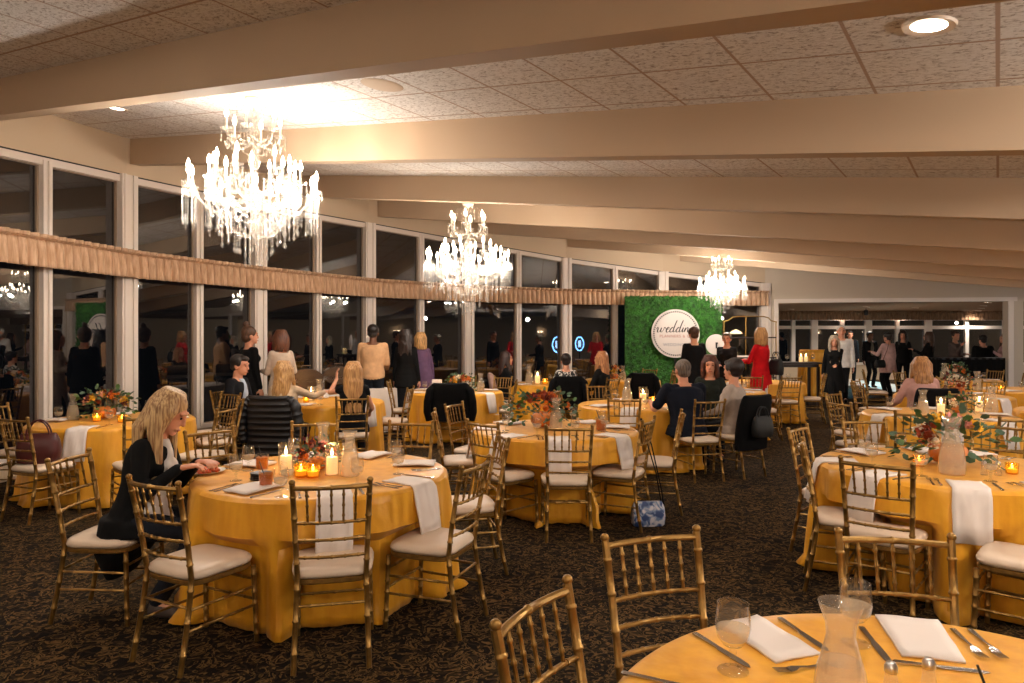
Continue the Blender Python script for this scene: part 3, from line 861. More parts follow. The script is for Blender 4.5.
def centerpiece(X, Y, label, scale=1.0, palette=('rust','orange','yellow','peach','burgundy','pink'), seed=1, nbl=13, base='pumpkin', wide=1.0, cat='flowers', z=TZ):
    r2 = random.Random(seed); root = empty('floral_centerpiece', (X, Y, z)); root.scale = (scale,)*3
    tag(root, label, cat)
    if base == 'pumpkin':
        pumpkin(.095, .12).build('pumpkin', M['pumpkin'], root)
    else:
        MB().lathe([(.0,0),(.06,0),(.065,.01),(.075,.1),(.07,.1),(.06,.015),(.0,.015)], 22, capb=False, capt=False).build('vase', M['carafe'], root)
    for k in range(nbl):
        nm = palette[k % len(palette)]; key = (nm, k % 2)
        if key not in BL: BL[key] = bloom_mesh(M['bloom_'+nm], .046 if k % 2 else .036, k)
        a = r2.uniform(0, 2*PI) if k else 0; el = r2.uniform(.15, 1.35); R = .125
        o = bpy.data.objects.new('bloom', BL[key]); col.objects.link(o); o.parent = root
        d = V(math.cos(a)*math.cos(el)*wide*1.15, math.sin(a)*math.cos(el)*wide, math.sin(el))
        o.location = d*R + V(0,0,.115); o.rotation_mode = 'QUATERNION'; o.rotation_quaternion = V(0,0,1).rotation_difference(d.normalized())
        s = r2.uniform(.8,1.25); o.scale = (s,s,s)
    b = MB(); b2 = MB()
    for k in range(190):
        a = r2.uniform(0, 2*PI); el = r2.uniform(-.5, 1.2); d = V(math.cos(a)*math.cos(el)*wide*1.15, math.sin(a)*math.cos(el)*wide, math.sin(el))
        c = d*r2.uniform(.09,.2) + V(0,0,.11)
        if c.z < .02: c.z = r2.uniform(.015,.05)
        s = d.cross(V(r2.uniform(-1,1), r2.uniform(-1,1), 1)).normalized(); u = (d + V(r2.uniform(-.6,.6), r2.uniform(-.6,.6), r2.uniform(-.6,.3))).normalized(); w = r2.uniform(.016,.028); l = r2.uniform(.03,.06)
        t = b if k % 3 else b2
        t.bm.faces.new([t.bm.verts.new(q) for q in (c, c+s*w*.8+u*l*.35, c+s*w*.7+u*l*.75, c+u*l, c-s*w*.7+u*l*.75, c-s*w*.8+u*l*.35)])
    for k in range(6):
        a = 2*PI*k/6; b.poly([(0,0,.08), (math.cos(a)*.07, math.sin(a)*.06, .12), (math.cos(a)*.18*wide, math.sin(a)*.15*wide, .1+.06*(k%3))], .0025, 5)
    b.build('foliage', M['euca'], root, normals=False); b2.build('foliage', M['bloom_burgundy'] if seed % 2 else M['green'], root, normals=False)
    return root
# ---------------------------------------------------------------- people
def remeshed(b, name, mt, parent, voxel, smooth=4, fac=.5):
    bmesh.ops.recalc_face_normals(b.bm, faces=b.bm.faces[:])
    me = bpy.data.meshes.new('tmp'); b.bm.to_mesh(me); b.bm.free()
    t = bpy.data.objects.new('tmp', me); col.objects.link(t)
    m = t.modifiers.new('r', 'REMESH'); m.mode = 'VOXEL'; m.voxel_size = voxel
    if smooth: s = t.modifiers.new('s', 'SMOOTH'); s.iterations = smooth; s.factor = fac
    dg = bpy.context.evaluated_depsgraph_get()
    out = bpy.data.meshes.new_from_object(t.evaluated_get(dg)); out.name = name
    bpy.data.objects.remove(t); bpy.data.meshes.remove(me)
    out.materials.clear(); out.materials.append(mt)
    out.polygons.foreach_set('use_smooth', [True]*len(out.polygons))
    o = bpy.data.objects.new(name, out); col.objects.link(o); o.parent = parent
    return o
def ik(S, T, a, b, pole):
    S, T, pole = Vector(S), Vector(T), Vector(pole); d = T-S; L = min(d.length, (a+b)*.995); dn = d.normalized()
    x = (a*a-b*b+L*L)/(2*L); h = math.sqrt(max(0, a*a-x*x))
    p = pole - dn*pole.dot(dn); p = p.normalized() if p.length > 1e-6 else V(0,0,-1)
    return S+dn*x+p*h, S+dn*L
CLOTH = {}
def fabric(c, rough=.85, var=.12):
    k = (c, rough)
    if not isinstance(c, tuple): return c
    if k not in CLOTH: CLOTH[k] = mat('clothing', tuple(v*.62 for v in c) if max(c) < 60 else c, rough, Specular_IOR_Level=.2, var=var, vscale=12, bump=.25, bscale=14, bdist=.02)
    return CLOTH[k]
HAIRM = {}
def hair_mat(c, c2=None):
    k = (c, c2)
    if k not in HAIRM:
        m = bpy.data.materials.new('hair'); t = NT(m); c2 = c2 or tuple(int(v*.55) for v in c)
        f = t.noise(t.coords((60,60,5)), 1.6, 4, .3)
        t.link(t.ramp(f, [(.38, lin(c2)), (.6, lin(c))]), t.b.inputs['Base Color']); t.b.inputs['Roughness'].default_value = .45
        t.bump(f, .6, .01); HAIRM[k] = m
    return HAIRM[k]
def person(label, X, Y, f, pose='stand', H=1.7, fem=True, lean=0, yaw=0, pitch=0, RW=None, LW=None, RA=None, LA=None, top=(20,20,22), sleeve=1.0, hem=-.12, bottom=(24,26,34), skirt=None,
           hair='long', hc=(60,38,26), hc2=None, skin='skin', shoes=(20,18,18), voxel=.012, face=True, group=None, seat=.47, name='person', bulk=1.0, collar=None, open_front=None, z0=0, hl=.42, roll=0, fingers=True, knees=None, ank=None):
    k = H/1.72
    root = empty(name, (X, Y, z0), face_rot(*f)); tag(root, label, 'person', group)
    x = V(1,0,0); l = math.radians(lean)
    u = V(0, math.sin(l), math.cos(l)); fr = V(0, math.cos(l), -math.sin(l))
    sit = pose == 'sit'
    P = V(0,-.04,seat+.10*k) if sit else V(0,0,.93*k)
    if pose == 'walk': P.z -= .02
    hk = 1.1*k; sw = (.142 if fem else .172)*k*bulk; bw = bulk*k
    sh = {s: P + u*.452*k + x*(s*sw) for s in (1,-1)}
    NB = P + u*.515*k
    rp = math.radians(pitch); ry = math.radians(yaw)
    HR = Matrix.Rotation(-ry, 3, 'Z') @ Matrix.Rotation(math.radians(roll), 3, 'Y') @ Matrix.Rotation(-rp, 3, 'X')
    nk = (u*.6+V(0,0,1)*.4).normalized(); HC = NB + nk*.04*k + HR @ V(0,.02,.108)*k     # head centre
    hipw = (.085 if fem else .08)*k
    # joints of the limbs
    A = {}
    for s, w, ar in ((1, RW, RA), (-1, LW, LA)):
        if w is None: w = (.21*s*bulk, .30, seat+.22) if sit else (s*(.235 if fem else .26)*bulk, .05, .80*k)
        w = V(*w)
        E, Wp = ik(sh[s], w, .29*k, .255*k, V(s*.45, -.5, -.7) if sit else V(s*.25, -1, -.2))
        A[s] = (sh[s], E, Wp)
    Lg = {}
    for s in (1, -1):
        hp = P + V(s*hipw, 0, -.03*k)
        if sit:
            kn = V(s*.11*k, .40*k, seat+.035) if knees is None else V(*knees[s]); an = V(s*.12, (.36 if s > 0 else .42)*k if ank is None else ank[s], .09)
        elif pose == 'walk':
            an = V(s*.09, .30 if s > 0 else -.34, .08 if s > 0 else .14); kn, an = ik(hp, an, .44*k, .42*k, V(0,1,0))
        else:
            an = V(s*.11*k, .02*s, .08); kn, an = ik(hp, an, .44*k, .42*k, V(0,1,0))
        Lg[s] = (hp, kn, an)
    def torso(b, g, lo=-.10, hi=.53, belly=0):
        rings = []
        T = [(-.10,.135,.10),(-.04,.165,.122),(.03,.165,.12),(.12,.14 if fem else .152,.105),(.20,.135 if fem else .158,.102),(.30,.152 if fem else .175,.113),(.37,.156 if fem else .185,.112),(.43,.142 if fem else .172,.098),(.465,.112 if fem else .135,.082),(.495,.078 if fem else .09,.066),(.515,.06,.056),(.535,.05,.05)]
        for t, rx, ry_ in T:
            if lo-1e-6 <= t <= hi+1e-6:
                ww = 1 if t > .45 else bulk
                rings.append((P+u*(t*k), x, fr, rx*k*ww+g, ry_*k*ww+g))
        b.loft(rings, 22)
    # --- body: one continuous surface
    b = MB(); torso(b, -.012)
    b.capsule(NB-nk*.05*k, .062*k, HC-HR@V(0,.02,.05)*k, .054*k)
    b.ell(HC+HR@V(0,-.012,.025)*hk, (.074*hk,.092*hk,.088*hk), HR, 16, 12)
    b.ell(HC+HR@V(0,.018,-.04)*hk, (.055*hk,.066*hk,.072*hk), HR, 14, 10)
    b.ell(HC+HR@V(0,.066,-.088)*hk, (.024*hk,.02*hk,.02*hk), HR)
    b.capsule(HC+HR@V(0,.086,.012)*hk, .010*hk, HC+HR@V(0,.098,-.026)*hk, .013*hk, 8)
    b.capsule(HC+HR@V(-.02,.083,-.062)*hk, .008*hk, HC+HR@V(.02,.083,-.062)*hk, .008*hk, 8)
    b.capsule(HC+HR@V(-.04,.078,.03)*hk, .011*hk, HC+HR@V(.04,.078,.03)*hk, .011*hk, 8)
    for s in (1,-1): b.ell(HC+HR@V(s*.075,-.01,-.015)*hk, (.012*hk,.02*hk,.032*hk), HR)
    for s in (1,-1):
        S, E, Wp = A[s]; g = 1.0 if not fem else .85
        b.capsule(P+u*.42*k, .06*k, S-x*s*.01, .05*k*g); b.capsule(NB-u*.03*k, .04*k, S, .045*k*g); b.capsule(S-V(0,0,.01), .052*k*g, E, .040*k*g); b.capsule(E, .040*k*g, Wp, .027*k*g)
        d = (Wp-E).normalized(); hd = d if (RA if s > 0 else LA) is None else V(*(RA if s > 0 else LA)).normalized()
        sd = hd.cross(V(0,0,1)); sd = sd.normalized() if sd.length > .2 else x.copy()
        if abs(hd.z) > .75: sd = V(0,1,0)*(1); 
        nn = sd.cross(hd).normalized()
        if nn.z > 0 and abs(hd.z) < .75: nn = -nn
        if abs(hd.z) >= .75: nn = x*(-s)
        q = Wp + hd*.045*k
        b.loft([(Wp-hd*.005, sd, nn, .026*k, .02*k), (Wp+hd*.03*k, sd, nn, .036*k, .017*k), (Wp+hd*.075*k, sd, nn, .042*k, .015*k), (Wp+hd*.09*k, sd, nn, .036*k, .012*k)], 12)
        for j, (o, ln) in enumerate(((-.031,.062),(-.0105,.074),(.0105,.07),(.031,.055))):
            p0 = Wp+hd*.085*k+sd*o*k; c1 = .25+.12*j; d1 = (hd+nn*c1+sd*o*3).normalized(); p1 = p0+d1*ln*.5*k; d2 = (hd+nn*(c1*2.6)).normalized(); p2 = p1+d2*ln*.5*k
            rr = .0092*k if voxel <= .009 else .0098*k
            b.capsule(p0, rr, p1, rr*.95, 7); b.capsule(p1, rr*.95, p2, rr*.82, 7)
        th = sd*(-s if nn.z > -.5 else -s)
        p0 = Wp+hd*.03*k+th*.022*k; p1 = p0+(hd*.6+th*.75+nn*.25).normalized()*.045*k; p2 = p1+(hd*.9+th*.3+nn*.4).normalized()*.032*k
        b.capsule(p0, .013*k, p1, .0115*k, 7); b.capsule(p1, .0115*k, p2, .009*k, 7)
    for s in (1,-1):
        hp, kn, an = Lg[s]
        b.capsule(hp, .082*k, kn, .05*k); b.capsule(kn, .05*k, an+V(0,0,.02), .036*k)
        b.capsule(an, .036*k, an+V(s*.015,.12,-.045)*k, .026*k)
    sk = M[skin]
    remeshed(b, 'body', sk, root, voxel, 3)
    # --- upper garment
    tm = fabric(top)
    b = MB(); torso(b, .014, -.10, .485)
    if hem < -.1:
        hb = -hem
        if sit: b.loft([(P+V(0,.02,.0), x, V(0,1,0), .175*bw+.02, .15*bw+.01), (P+V(0,.03,-.09), x, V(0,1,0), .19*bw+.02, .17*bw+.02)], 20)
        else: b.loft([(P+V(0,0,0), x, V(0,1,0), .165*bw+.02, .122*bw+.02), (P+V(0,0,-hb*.5), x, V(0,1,0), .172*bw+.03, .13*bw+.03), (P+V(0,0,-hb), x, V(0,1,0), .172*bw+.03+.04*hb, .135*bw+.035+.04*hb)], 22)
    if fem:
        for s in (1,-1): b.ell(P+u*.335*k+x*s*.065*k*bulk+fr*.085*k*bulk, (.062*k,.055*k,.06*k))
    
    for s in (1,-1):
        S, E, Wp = A[s]; g = (1.0 if not fem else .88)*(1 if bulk < 1.15 else 1.1)
        b.capsule(P+u*.40*k, .075*k, S-x*s*.008, .060*k*g); b.capsule(NB-u*.045*k+x*s*.03*k, .042*k, S, .054*k*g)
        if sleeve > .5:
            b.capsule(S, .060*k*g, E, .053*k*g); t = (sleeve-.5)*2; b.capsule(E, .053*k*g, E.lerp(Wp, t*.97), (.053-.014*t)*k*g)
        elif sleeve > 0: b.capsule(S, .066*k*g, S.lerp(E, sleeve*2*.85), .058*k*g)
    if open_front:                                              # coat or cardigan skirts hanging from a seated wearer
        b.loft([(P+V(0,-.03,.02), x, V(0,1,0), .20*k, .15*k), (P+V(0,-.06,-.18), x, V(0,1,0), .215*k, .15*k), (P+V(0,-.08,-open_front), x, V(0,1,0), .15*k, .05*k)], 18)
    remeshed(b, 'top', tm, root, max(voxel, .011), 5)
    if collar:
        b = MB(); b.loft([(P+u*.06*k+fr*.075*k, x, fr, .07*k, .065*k), (P+u*.20*k+fr*.075*k, x, fr, .065*k, .062*k), (P+u*.32*k+fr*.10*k, x, fr, .06*k, .055*k), (P+u*.43*k+fr*.065*k, x, fr, .045*k, .062*k), (P+u*.50*k+fr*.02*k, x, fr, .052*k, .062*k)], 18)
        if fem:
            for s in (1,-1): b.ell(P+u*.335*k+x*s*.04*k+fr*.105*k, (.05*k,.055*k,.06*k))
        if sit: b.loft([(P+u*.16*k+fr*.06*k, x, V(0,1,0), .1*k,.07*k), (P+V(0,.10,.0), x, V(0,1,0), .12*k,.12*k), (P+V(0,.14,-.05), x, V(0,1,0), .13*k,.14*k)], 16)
        remeshed(b, 'shirt', fabric(collar), root, max(voxel, .011), 4)
    # --- lower garment
    b = MB()
    bm_ = fabric(bottom)
    b.loft([(P+V(0,0,-.11*k), x, V(0,1,0), .15*bw, .11*bw), (P+V(0,0,-.03*k), x, V(0,1,0), .172*bw+.006, .128*bw+.006), (P+V(0,0,.05*k), x, V(0,1,0), .16*bw+.005, .118*bw+.005)], 20)
    if skirt is None or sit:
        for s in (1,-1):
            hp, kn, an = Lg[s]
            b.capsule(hp, .096*bw, kn, .064*k); b.capsule(kn, .064*k, an+V(0,0,.03), .055*k)
    if skirt is not None:
        if sit: b.loft([(P+V(0,.05,0), x, V(0,.4,.9).normalized(), .17*bw, .09), (V(0,.3,seat+.06), x, V(0,0,1), .19*k, .085), (V(0,.42,seat+.04), x, V(0,0,1), .19*k, .08)], 18)
        else: b.loft([(P+V(0,0,-.05), x, V(0,1,0), .18*bw, .135*bw), (P+V(0,.0,-skirt*.5), x, V(0,1,0), .19*bw, .15*bw), (P+V(0,0,-skirt), x, V(0,1,0), .205*bw, .17*bw)], 20)
    remeshed(b, 'skirt' if skirt is not None and not sit else 'trousers', bm_, root, max(voxel,.012), 4)
    for s in (1,-1):
        hp, kn, an = Lg[s]; b = MB()
        b.capsule(an+V(0,-.02,-.02), .042*k, an+V(s*.015,.13*k,-.05), .036*k); b.capsule(an+V(0,-.03,-.045), .036, an+V(s*.01,.1,-.05), .034)
        remeshed(b, 'shoe', fabric(shoes, .5), root, .014, 2)
    # --- hair
    b = MB(); r2 = random.Random(hash(label) % 1 + len(label))
    hm = hair_mat(hc, hc2)
    H_ = lambda a, c, d: HC + HR @ V(a, c, d)*hk
    if hair == 'buzz':
        b.ell(H_(0,-.022,.036), (.081*hk,.094*hk,.086*hk), HR, 16, 12); b.ell(H_(0,-.045,-.02), (.072*hk,.066*hk,.06*hk), HR)
    elif hair in ('short', 'curly'):
        e = .012 if hair == 'curly' else 0
        b.ell(H_(0,-.034,.048), ((.083+e)*hk,(.092+e)*hk,(.084+e)*hk), HR, 16, 12); b.ell(H_(0,-.05,-.02), ((.078+e)*k,.066*k,.062*k), HR); b.ell(H_(0,.042,.084), (.062*hk,.048*hk,.032*hk), HR)
        for s in (1,-1): b.ell(H_(s*.072,-.002,.035), (.016*hk,.045*hk,.05*hk), HR)
        if hair == 'curly':
            for _ in range(40):
                a, el = r2.uniform(0,2*PI), r2.uniform(-.3,1.5); q = V(math.cos(a)*math.cos(el)*.092, math.sin(a)*math.cos(el)*.1-.026, math.sin(el)*.095+.035)
                if q.y < .05: b.ell(HC+HR@q*k, (.02*k,)*3, None, 6, 5)
    else:
        b.ell(H_(0,-.024,.040), (.088*hk,.100*hk,.092*hk), HR, 16, 12); b.ell(H_(0,-.05,-.02), (.08*hk,.07*hk,.08*hk), HR)
        if hair in ('bun', 'bob'):
            if hair == 'bun': b.ell(H_(0,-.06,.15), (.038*hk,.038*hk,.034*hk), HR); b.ell(H_(.01,-.05,.16), (.025*hk,.03*hk,.03*hk), HR)
        if hair in ('long', 'bob', 'wavy'):
            ln = hl if hair != 'bob' else .16
            for i in range(17):
                a = math.radians(-122+244*i/16); sx, sy = math.sin(a), -math.cos(a)
                p0 = H_(sx*.045, sy*.05-.02, .105); p1 = H_(sx*.086, sy*.09-.015, .03); p2 = H_(sx*.094, sy*.088-.02, -.06)
                wob = r2.uniform(-.01,.01)
                out = .06 if hair != 'bob' else .02
                front = abs(a) > 1.35
                if front: tgt = P + u*.36*k + x*(sx*.09*k) + fr*.10*k
                else: tgt = NB + x*(sx*(.10+wob)*k) - fr*((.09+.02*math.cos(a))*k) + V(0,0,-.02)
                if hair == 'bob': p3 = H_(sx*.095+wob, sy*.088-.02, -.06-ln*.6); pts = [p0,p1,p2,p3]; rad = [.03,.026,.024,.014]
                else:
                    p3 = NB + x*(sx*.105*k) + fr*((sy*.09+(.02 if front else -.02))*k) + V(0,0,.03)
                    e = (tgt - p3); p4 = p3 + V(e.x, e.y, 0)*.5 + V(0,0,-ln*.35); p5 = p4 + (fr*(.015 if front else -.005) - u*(ln*.4))*1 + x*wob
                    pts = [p0,p1,p2,p3,p4,p5]; rad = [.03,.026,.024,.023,.02,.009]
                if hair == 'wavy': pts = [q + V(r2.uniform(-.014,.014), r2.uniform(-.014,.014), 0) for q in pts]
                for a_, b_, r_a, r_b in zip(pts, pts[1:], rad, rad[1:]): b.capsule(a_, r_a*k, b_, r_b*k, 7)
    if hair == 'cap': pass
    remeshed(b, 'hair', hm, root, .009 if voxel < .011 else .012, 2)
    if face:
        for s in (1,-1): MB().ell(H_(s*.032,.079,.008), (.0105*hk,.006*hk,.0065*hk), HR, 8, 6).build('eye', M['eye'], root)
        for s in (1,-1):
            MB().capsule(H_(s*.02,.092,.034), .003, H_(s*.045,.083,.034), .0025, 6).build('eyebrow', hm, root)
        MB().capsule(H_(-.018,.0905,-.063), .0055, H_(.018,.0905,-.063), .0055, 6).build('mouth', M['lip'], root)
    root['_j'] = 0; del root['_j']
    return root, dict(HC=HC, P=P, A=A, u=u, fr=fr, k=k)
def world(root_xy, f, p):
    a = face_rot(*f); return V(root_xy[0]+p.x*math.cos(a)-p.y*math.sin(a), root_xy[1]+p.x*math.sin(a)+p.y*math.cos(a), p.z)
# jacket hung over a chair back: chair at X,Y facing f
def jacket(X, Y, f, label, mt, w=.25, puffer=False, drop=.5, group=None, sleeves=True, cat='jacket', name='jacket_on_chair'):
    root = empty(name, (X, Y, 0), face_rot(*f)); tag(root, label, cat, group)
    b = MB(); N = 28
    prev = None
    levels = [(.975,.9,.02),(.965,1.0,.045),(.93,1.06,.058),(.86,1.1,.066),(.75,1.12,.07),(.64,1.14,.072),(.52,1.15,.07),(.40,1.16,.06),(.975-drop-.1,1.16,.05)]
    if puffer:
        lv = []; z = .97; 
        for i in range(30):
            z = .97-(drop+.08)*i/29; t = i/29; lv.append((z, (.9+.25*min(1,t*4)), .045+.03*min(1,t*5)+ (.010 if i % 3 == 1 else -.004)))
        levels = lv
    def yb(z): return -.185-.09*(max(0, z-.445)/.5)**1.25
    for z, sw, th in levels:
        q = []
        for i in range(N):
            a = 2*PI*i/N; c, s = math.cos(a), math.sin(a)
            q.append(b.bm.verts.new((math.copysign(abs(c)**.6, c)*w*sw, yb(z)-.015 + math.copysign(abs(s)**.6, s)*th, z + .01*c*c)))
        if prev: b.bridge(prev, q)
        else: b.cap(q, True)
        prev = q
    b.cap(prev)
    b.build('jacket_body', mt, root)
    if sleeves:
        for s in (-1,1):
            b = MB(); pts = [(s*w*.85,-.27,.94), (s*(w+.04),-.285,.86), (s*(w+.075),-.29,.7), (s*(w+.085),-.27,.55), (s*(w+.06),-.25,.42)]
            rad = [.05,.062,.06,.055,.045]
            if puffer:
                P2, R2 = [], []
                for i in range(25):
                    t = i/24*4; j = min(3, int(t)); P2.append(Vector(pts[j]).lerp(Vector(pts[j+1]), t-j)); R2.append(rad[j]+(rad[j+1]-rad[j])*(t-j)+(.007 if i % 3 == 1 else -.004))
                pts, rad = P2, R2
            b.poly(pts, rad, 12); b.build('sleeve', mt, root)
    return root
def handbag(loc, rz, label, mt, w=.30, h=.24, d=.12, handle=True, strap=None, name='handbag', cat='bag'):
    root = empty(name, loc, rz); tag(root, label, cat)
    b = MB(); rings = []
    for t, sx, sy in ((0,.86,.9),(.06,.95,1),(.4,1.0,1.05),(.75,.95,.85),(.95,.85,.4),(1.0,.8,.25)):
        rings.append((V(0,0,h*t), V(1,0,0), V(0,1,0), w/2*sx, d/2*sy))
    prev = None
    for c, u, v, rx, ry in rings:
        q = [b.bm.verts.new(c + u*math.copysign(abs(math.cos(a))**.5, math.cos(a))*rx + v*math.copysign(abs(math.sin(a))**.5, math.sin(a))*ry) for a in [2*PI*i/28 for i in range(28)]]
        if prev: b.bridge(prev, q)
        else: b.cap(q, True)
        prev = q
    b.cap(prev); b.build('bag_body', mt, root)
    if handle:
        for s in (-1,1):
            b = MB(); b.poly([(math.cos(a)*w*.27, s*d*.15, h*.9+math.sin(a)*h*.55) for a in [PI*i/10 for i in range(11)]], .008, 7); b.build('handle', mt, root)
    if strap:
        b = MB(); b.poly([Vector(p) for p in strap], .006, 6); b.build('strap', M['black'], root)
    return root
# ---------------------------------------------------------------- where everything stands
def side(phi):
    phi = phi % 360
    names = ['near side','near right','right side','far right','far side','far left','left side','near left']
    return names[int(((phi+22.5) % 360)//45)]
G = 'gold ballroom chair with ivory cushion, '
CH_LIST = [
 # X, Y, fx, fy, label
 (-.95,3.62,-.22,.98, G+'back to camera at the front left table'),
 (-1.66,3.62,.45,.89, G+'right beside the black-cardigan woman, front left table'),
 (-.46,3.98,-.93,.37, G+'front left table near right side, facing left'),
 (-.33,4.86,-.96,-.22, G+'front left table right side, edge-on'),
 (-.88,5.48,-.1,-1, G+'front left table far side, behind the right carafe'),
 (-1.62,5.46,.15,-1, G+'front left table far side, behind the left candle'),
 (-2.12,5.05,.75,-.66, G+'front left table far left, right of the cardigan woman'),
 (-2.40,4.10,1,-.02, 'gold ballroom chair under the woman in the black cardigan'),
 (-.06,5.93,.7,.72, G+'middle table near left side'),
 (-.48,6.6,1,.08, G+'middle table left side, edge-on'),
 (-.38,7.22,.9,-.42, G+'middle table far left, turned toward its flowers'),
 (.46,5.74,0,1, G+'middle table near side, back straight to camera'),
 (.95,6.05,-.88,.45, G+'above the blue and white bag, middle table'),
 (1.36,6.55,-.97,.2, G+'middle table right side, right of the black bag strap'),
 (2.2,8.02,-.22,.97, 'gold ballroom chair under the man in the navy shirt'),
 (2.74,8.25,-.5,.87, 'gold ballroom chair hung with black coat and handbag under the grey-topped woman'),
 (1.34,8.22,.1,1, G+'near side of the navy-shirted man\'s table'),
 (.88,9.2,.9,-.25, G+'left side of the navy-shirted man\'s table'),
 (1.34,9.98,.1,-1, G+'far side of the navy-shirted man\'s table, before the long-haired blonde'),
 (2.85,9.75,-.8,-.6, 'gold ballroom chair under the woman facing camera beside the navy-shirted man'),
 (-4.34,6.3,.35,.94, 'gold ballroom chair at left edge holding the dark red handbag'),
 (-5.15,7.15,1,.05, G+'behind the red handbag chair by the left windows'),
 (-4.85,8.2,.45,-.9, G+'far side of the left window table, behind its carafe'),
 (-3.5,6.4,-.65,.75, G+'left window table, half hidden behind the cardigan woman'),
 (-3.15,6.9,-1,.12, G+'left window table right side, its back to the man in suit'),
 (-3.42,7.85,-.85,-.5, G+'left window table far right, behind the white napkin'),
 (-3.75,8.5,-.5,-.85, G+'left window table farthest right, near the suited man\'s back'),
 (-2.8,8.22,.1,1, 'gold ballroom chair under the black puffer jacket'),
 (-1.98,8.4,-.25,.97, 'gold ballroom chair under the long-haired blonde in black'),
 (-3.70,9.15,1,-.1, 'gold ballroom chair under the man in the dark suit'),
 (-1.72,9.75,-.98,.1, G+'right side of the blondes\' table by the tan sweater man'),
 (-1.76,11.2,1,.05, G+'left side of the table with the hanging black jacket'),
 (-1.72,12.25,.45,-.9, G+'far left of the black-jacket table, before the black-dressed woman'),
 (-.92,10.4,0,1, 'gold ballroom chair draped in a black jacket, left of centre'),
 (-.2,11.25,-1,.05, G+'right side of the table with the hanging black jacket'),
 (-.3,12.25,-.5,-.85, G+'far right of the table with the hanging black jacket'),
 (-.85,12.3,0,-1, G+'far side of the table with the hanging black jacket'),
 (.98,12.25,-.05,1, 'gold ballroom chair draped in black under the patterned-top woman'),
 (-.12,13.0,1,.1, 'gold ballroom chair under the dark-haired woman facing right'),
 (1.6,12.2,-.7,.7, 'gold ballroom chair under the blonde at the windows table'),
 (2.5,13.35,0,1, 'gold ballroom chair draped in black before the hedge wall'),
 (3.15,13.8,-.6,.8, G+'near right of the table before the hedge wall'),
 (3.25,14.7,-1,0, G+'right of the table before the hedge wall, edge-on'),
 (2.95,15.3,-.7,-.7, G+'closest to the hedge wall, under the round sign'),
 (1.5,14.6,1,0, G+'left side of the table before the hedge wall'),
 (4.5,12.85,.2,.98, G+'just in front of the red-dressed woman'),
 (4.15,11.2,-.97,.25, G+'right side of the table nearest the red-dressed woman'),
 (5.12,12.75,-.05,1, G+'below the tall dark table, back to camera'),
 (5.85,13.35,-.95,.3, G+'right side of the table below the tall dark table'),
 (2.26,4.12,.62,.78, G+'right front table near left, large in view'),
 (2.22,4.50,.92,-.40, G+'right front table left side, edge-on'),
 (2.47,5.22,.72,-.7, G+'right front table far left, seen past the edge-on chair'),
 (3.05,5.62,0,-1, G+'right front table far side, behind two goblets'),
 (3.78,5.35,-.7,-.72, G+'right front table far right, behind the flowers'),
 (2.76,3.66,-.72,.69, 'gold ballroom chair with ivory cushion cut by right edge, right front table'),
 (1.32,2.18,-.2,-.98, G+'foreground table far side, lower right'),
 (.59,2.20,.31,-.95, G+'foreground table far left, standing alone on the carpet'),
 (.29,1.68,.84,-.54, 'gold ballroom chair cut by the bottom edge, left of the foreground table'),
 (3.95,6.72,.35,.94, G+'near left of the table beyond the right front table'),
 (4.55,6.3,.1,1, G+'cut by the right edge beside the big flowers'),
 (3.88,7.6,.96,.25, G+'edge-on left of the table beyond the right front table'),
 (4.3,8.55,.6,-.8, G+'far left of the table beyond the right front table'),
 (5.65,8.55,-.7,-.7, G+'far right of the table beyond the right front table'),
 (5.7,9.35,.1,.99, 'gold ballroom chair with black cloth back under the pink-topped blonde'),
 (5.6,10.5,1,0, G+'left side of the pink-topped blonde\'s table'),
 (6.0,11.3,.7,-.7, G+'far left of the pink-topped blonde\'s table'),
 (7.45,9.75,-.4,.9, G+'near right of the pink-topped blonde\'s table'),
 (7.7,11.1,-.9,-.4, G+'far right of the pink-topped blonde\'s table'),
 (8.45,14.4,1,.1, G+'left side of the farthest right table'),
 (8.9,13.6,.5,.87, G+'near left of the farthest right table'),
 (10.2,13.85,-.5,.87, G+'near right of the farthest right table'),
 (10.4,14.9,-.9,-.3, G+'right side of the farthest right table'),
 (9.4,15.4,.05,-1, G+'far side of the farthest right table'),
 (8.0,14.9,.9,-.4, G+'leftmost by the farthest right table, below the pink jacket'),
 (8.7,10.75,0,1, G+'near side of the table with a carafe at right edge'),
 (8.0,12.2,.6,-.8, G+'far left of the table with a carafe at right edge'),
]
T = {}
def put_table(key, X, Y, r, desc, mt=None, seed=1, **kw):
    T[key] = (X, Y, r, desc); round_table(X, Y, r-.01, desc)
    return tablecloth(X, Y, r, 'floor-length %s cloth on the %s' % ('white' if mt else 'golden satin', desc), seed, mt, **kw)
put_table('T1', -1.24, 4.5, .79, 'front left table', seed=2, flare=.045)
put_table('T2', .42, 6.62, .78, 'middle table', seed=5, flare=.06, puddle=.05)
put_table('T3', 1.68, 9.05, .78, "navy-shirted man's table", seed=3)
put_table('T4', -.95, 11.3, .78, "black-jacket chair's table", seed=4)
put_table('T5', -2.6, 9.5, .78, "two blondes' table", seed=6)
put_table('T6', -4.3, 7.35, .78, 'left window table', seed=7)
put_table('T7', 3.0, 4.7, .80, 'right front table', seed=8, flare=.06)
put_table('T8', 4.95, 7.9, .78, 'second right table', seed=9)
put_table('T9', 6.8, 10.5, .78, "pink-topped blonde's table", seed=10)
put_table('T10', 9.5, 14.5, .78, 'farthest right table', seed=12)
put_table('T11', .99, 1.40, .79, 'bottom foreground table', seed=11)
put_table('T12', .66, 13.2, .78, "three women's table by the windows", seed=13)
put_table('T13', 2.35, 14.5, .78, 'table before the hedge wall', seed=14)
put_table('T14', 5.05, 13.7, .78, 'table below the tall dark table', seed=15)
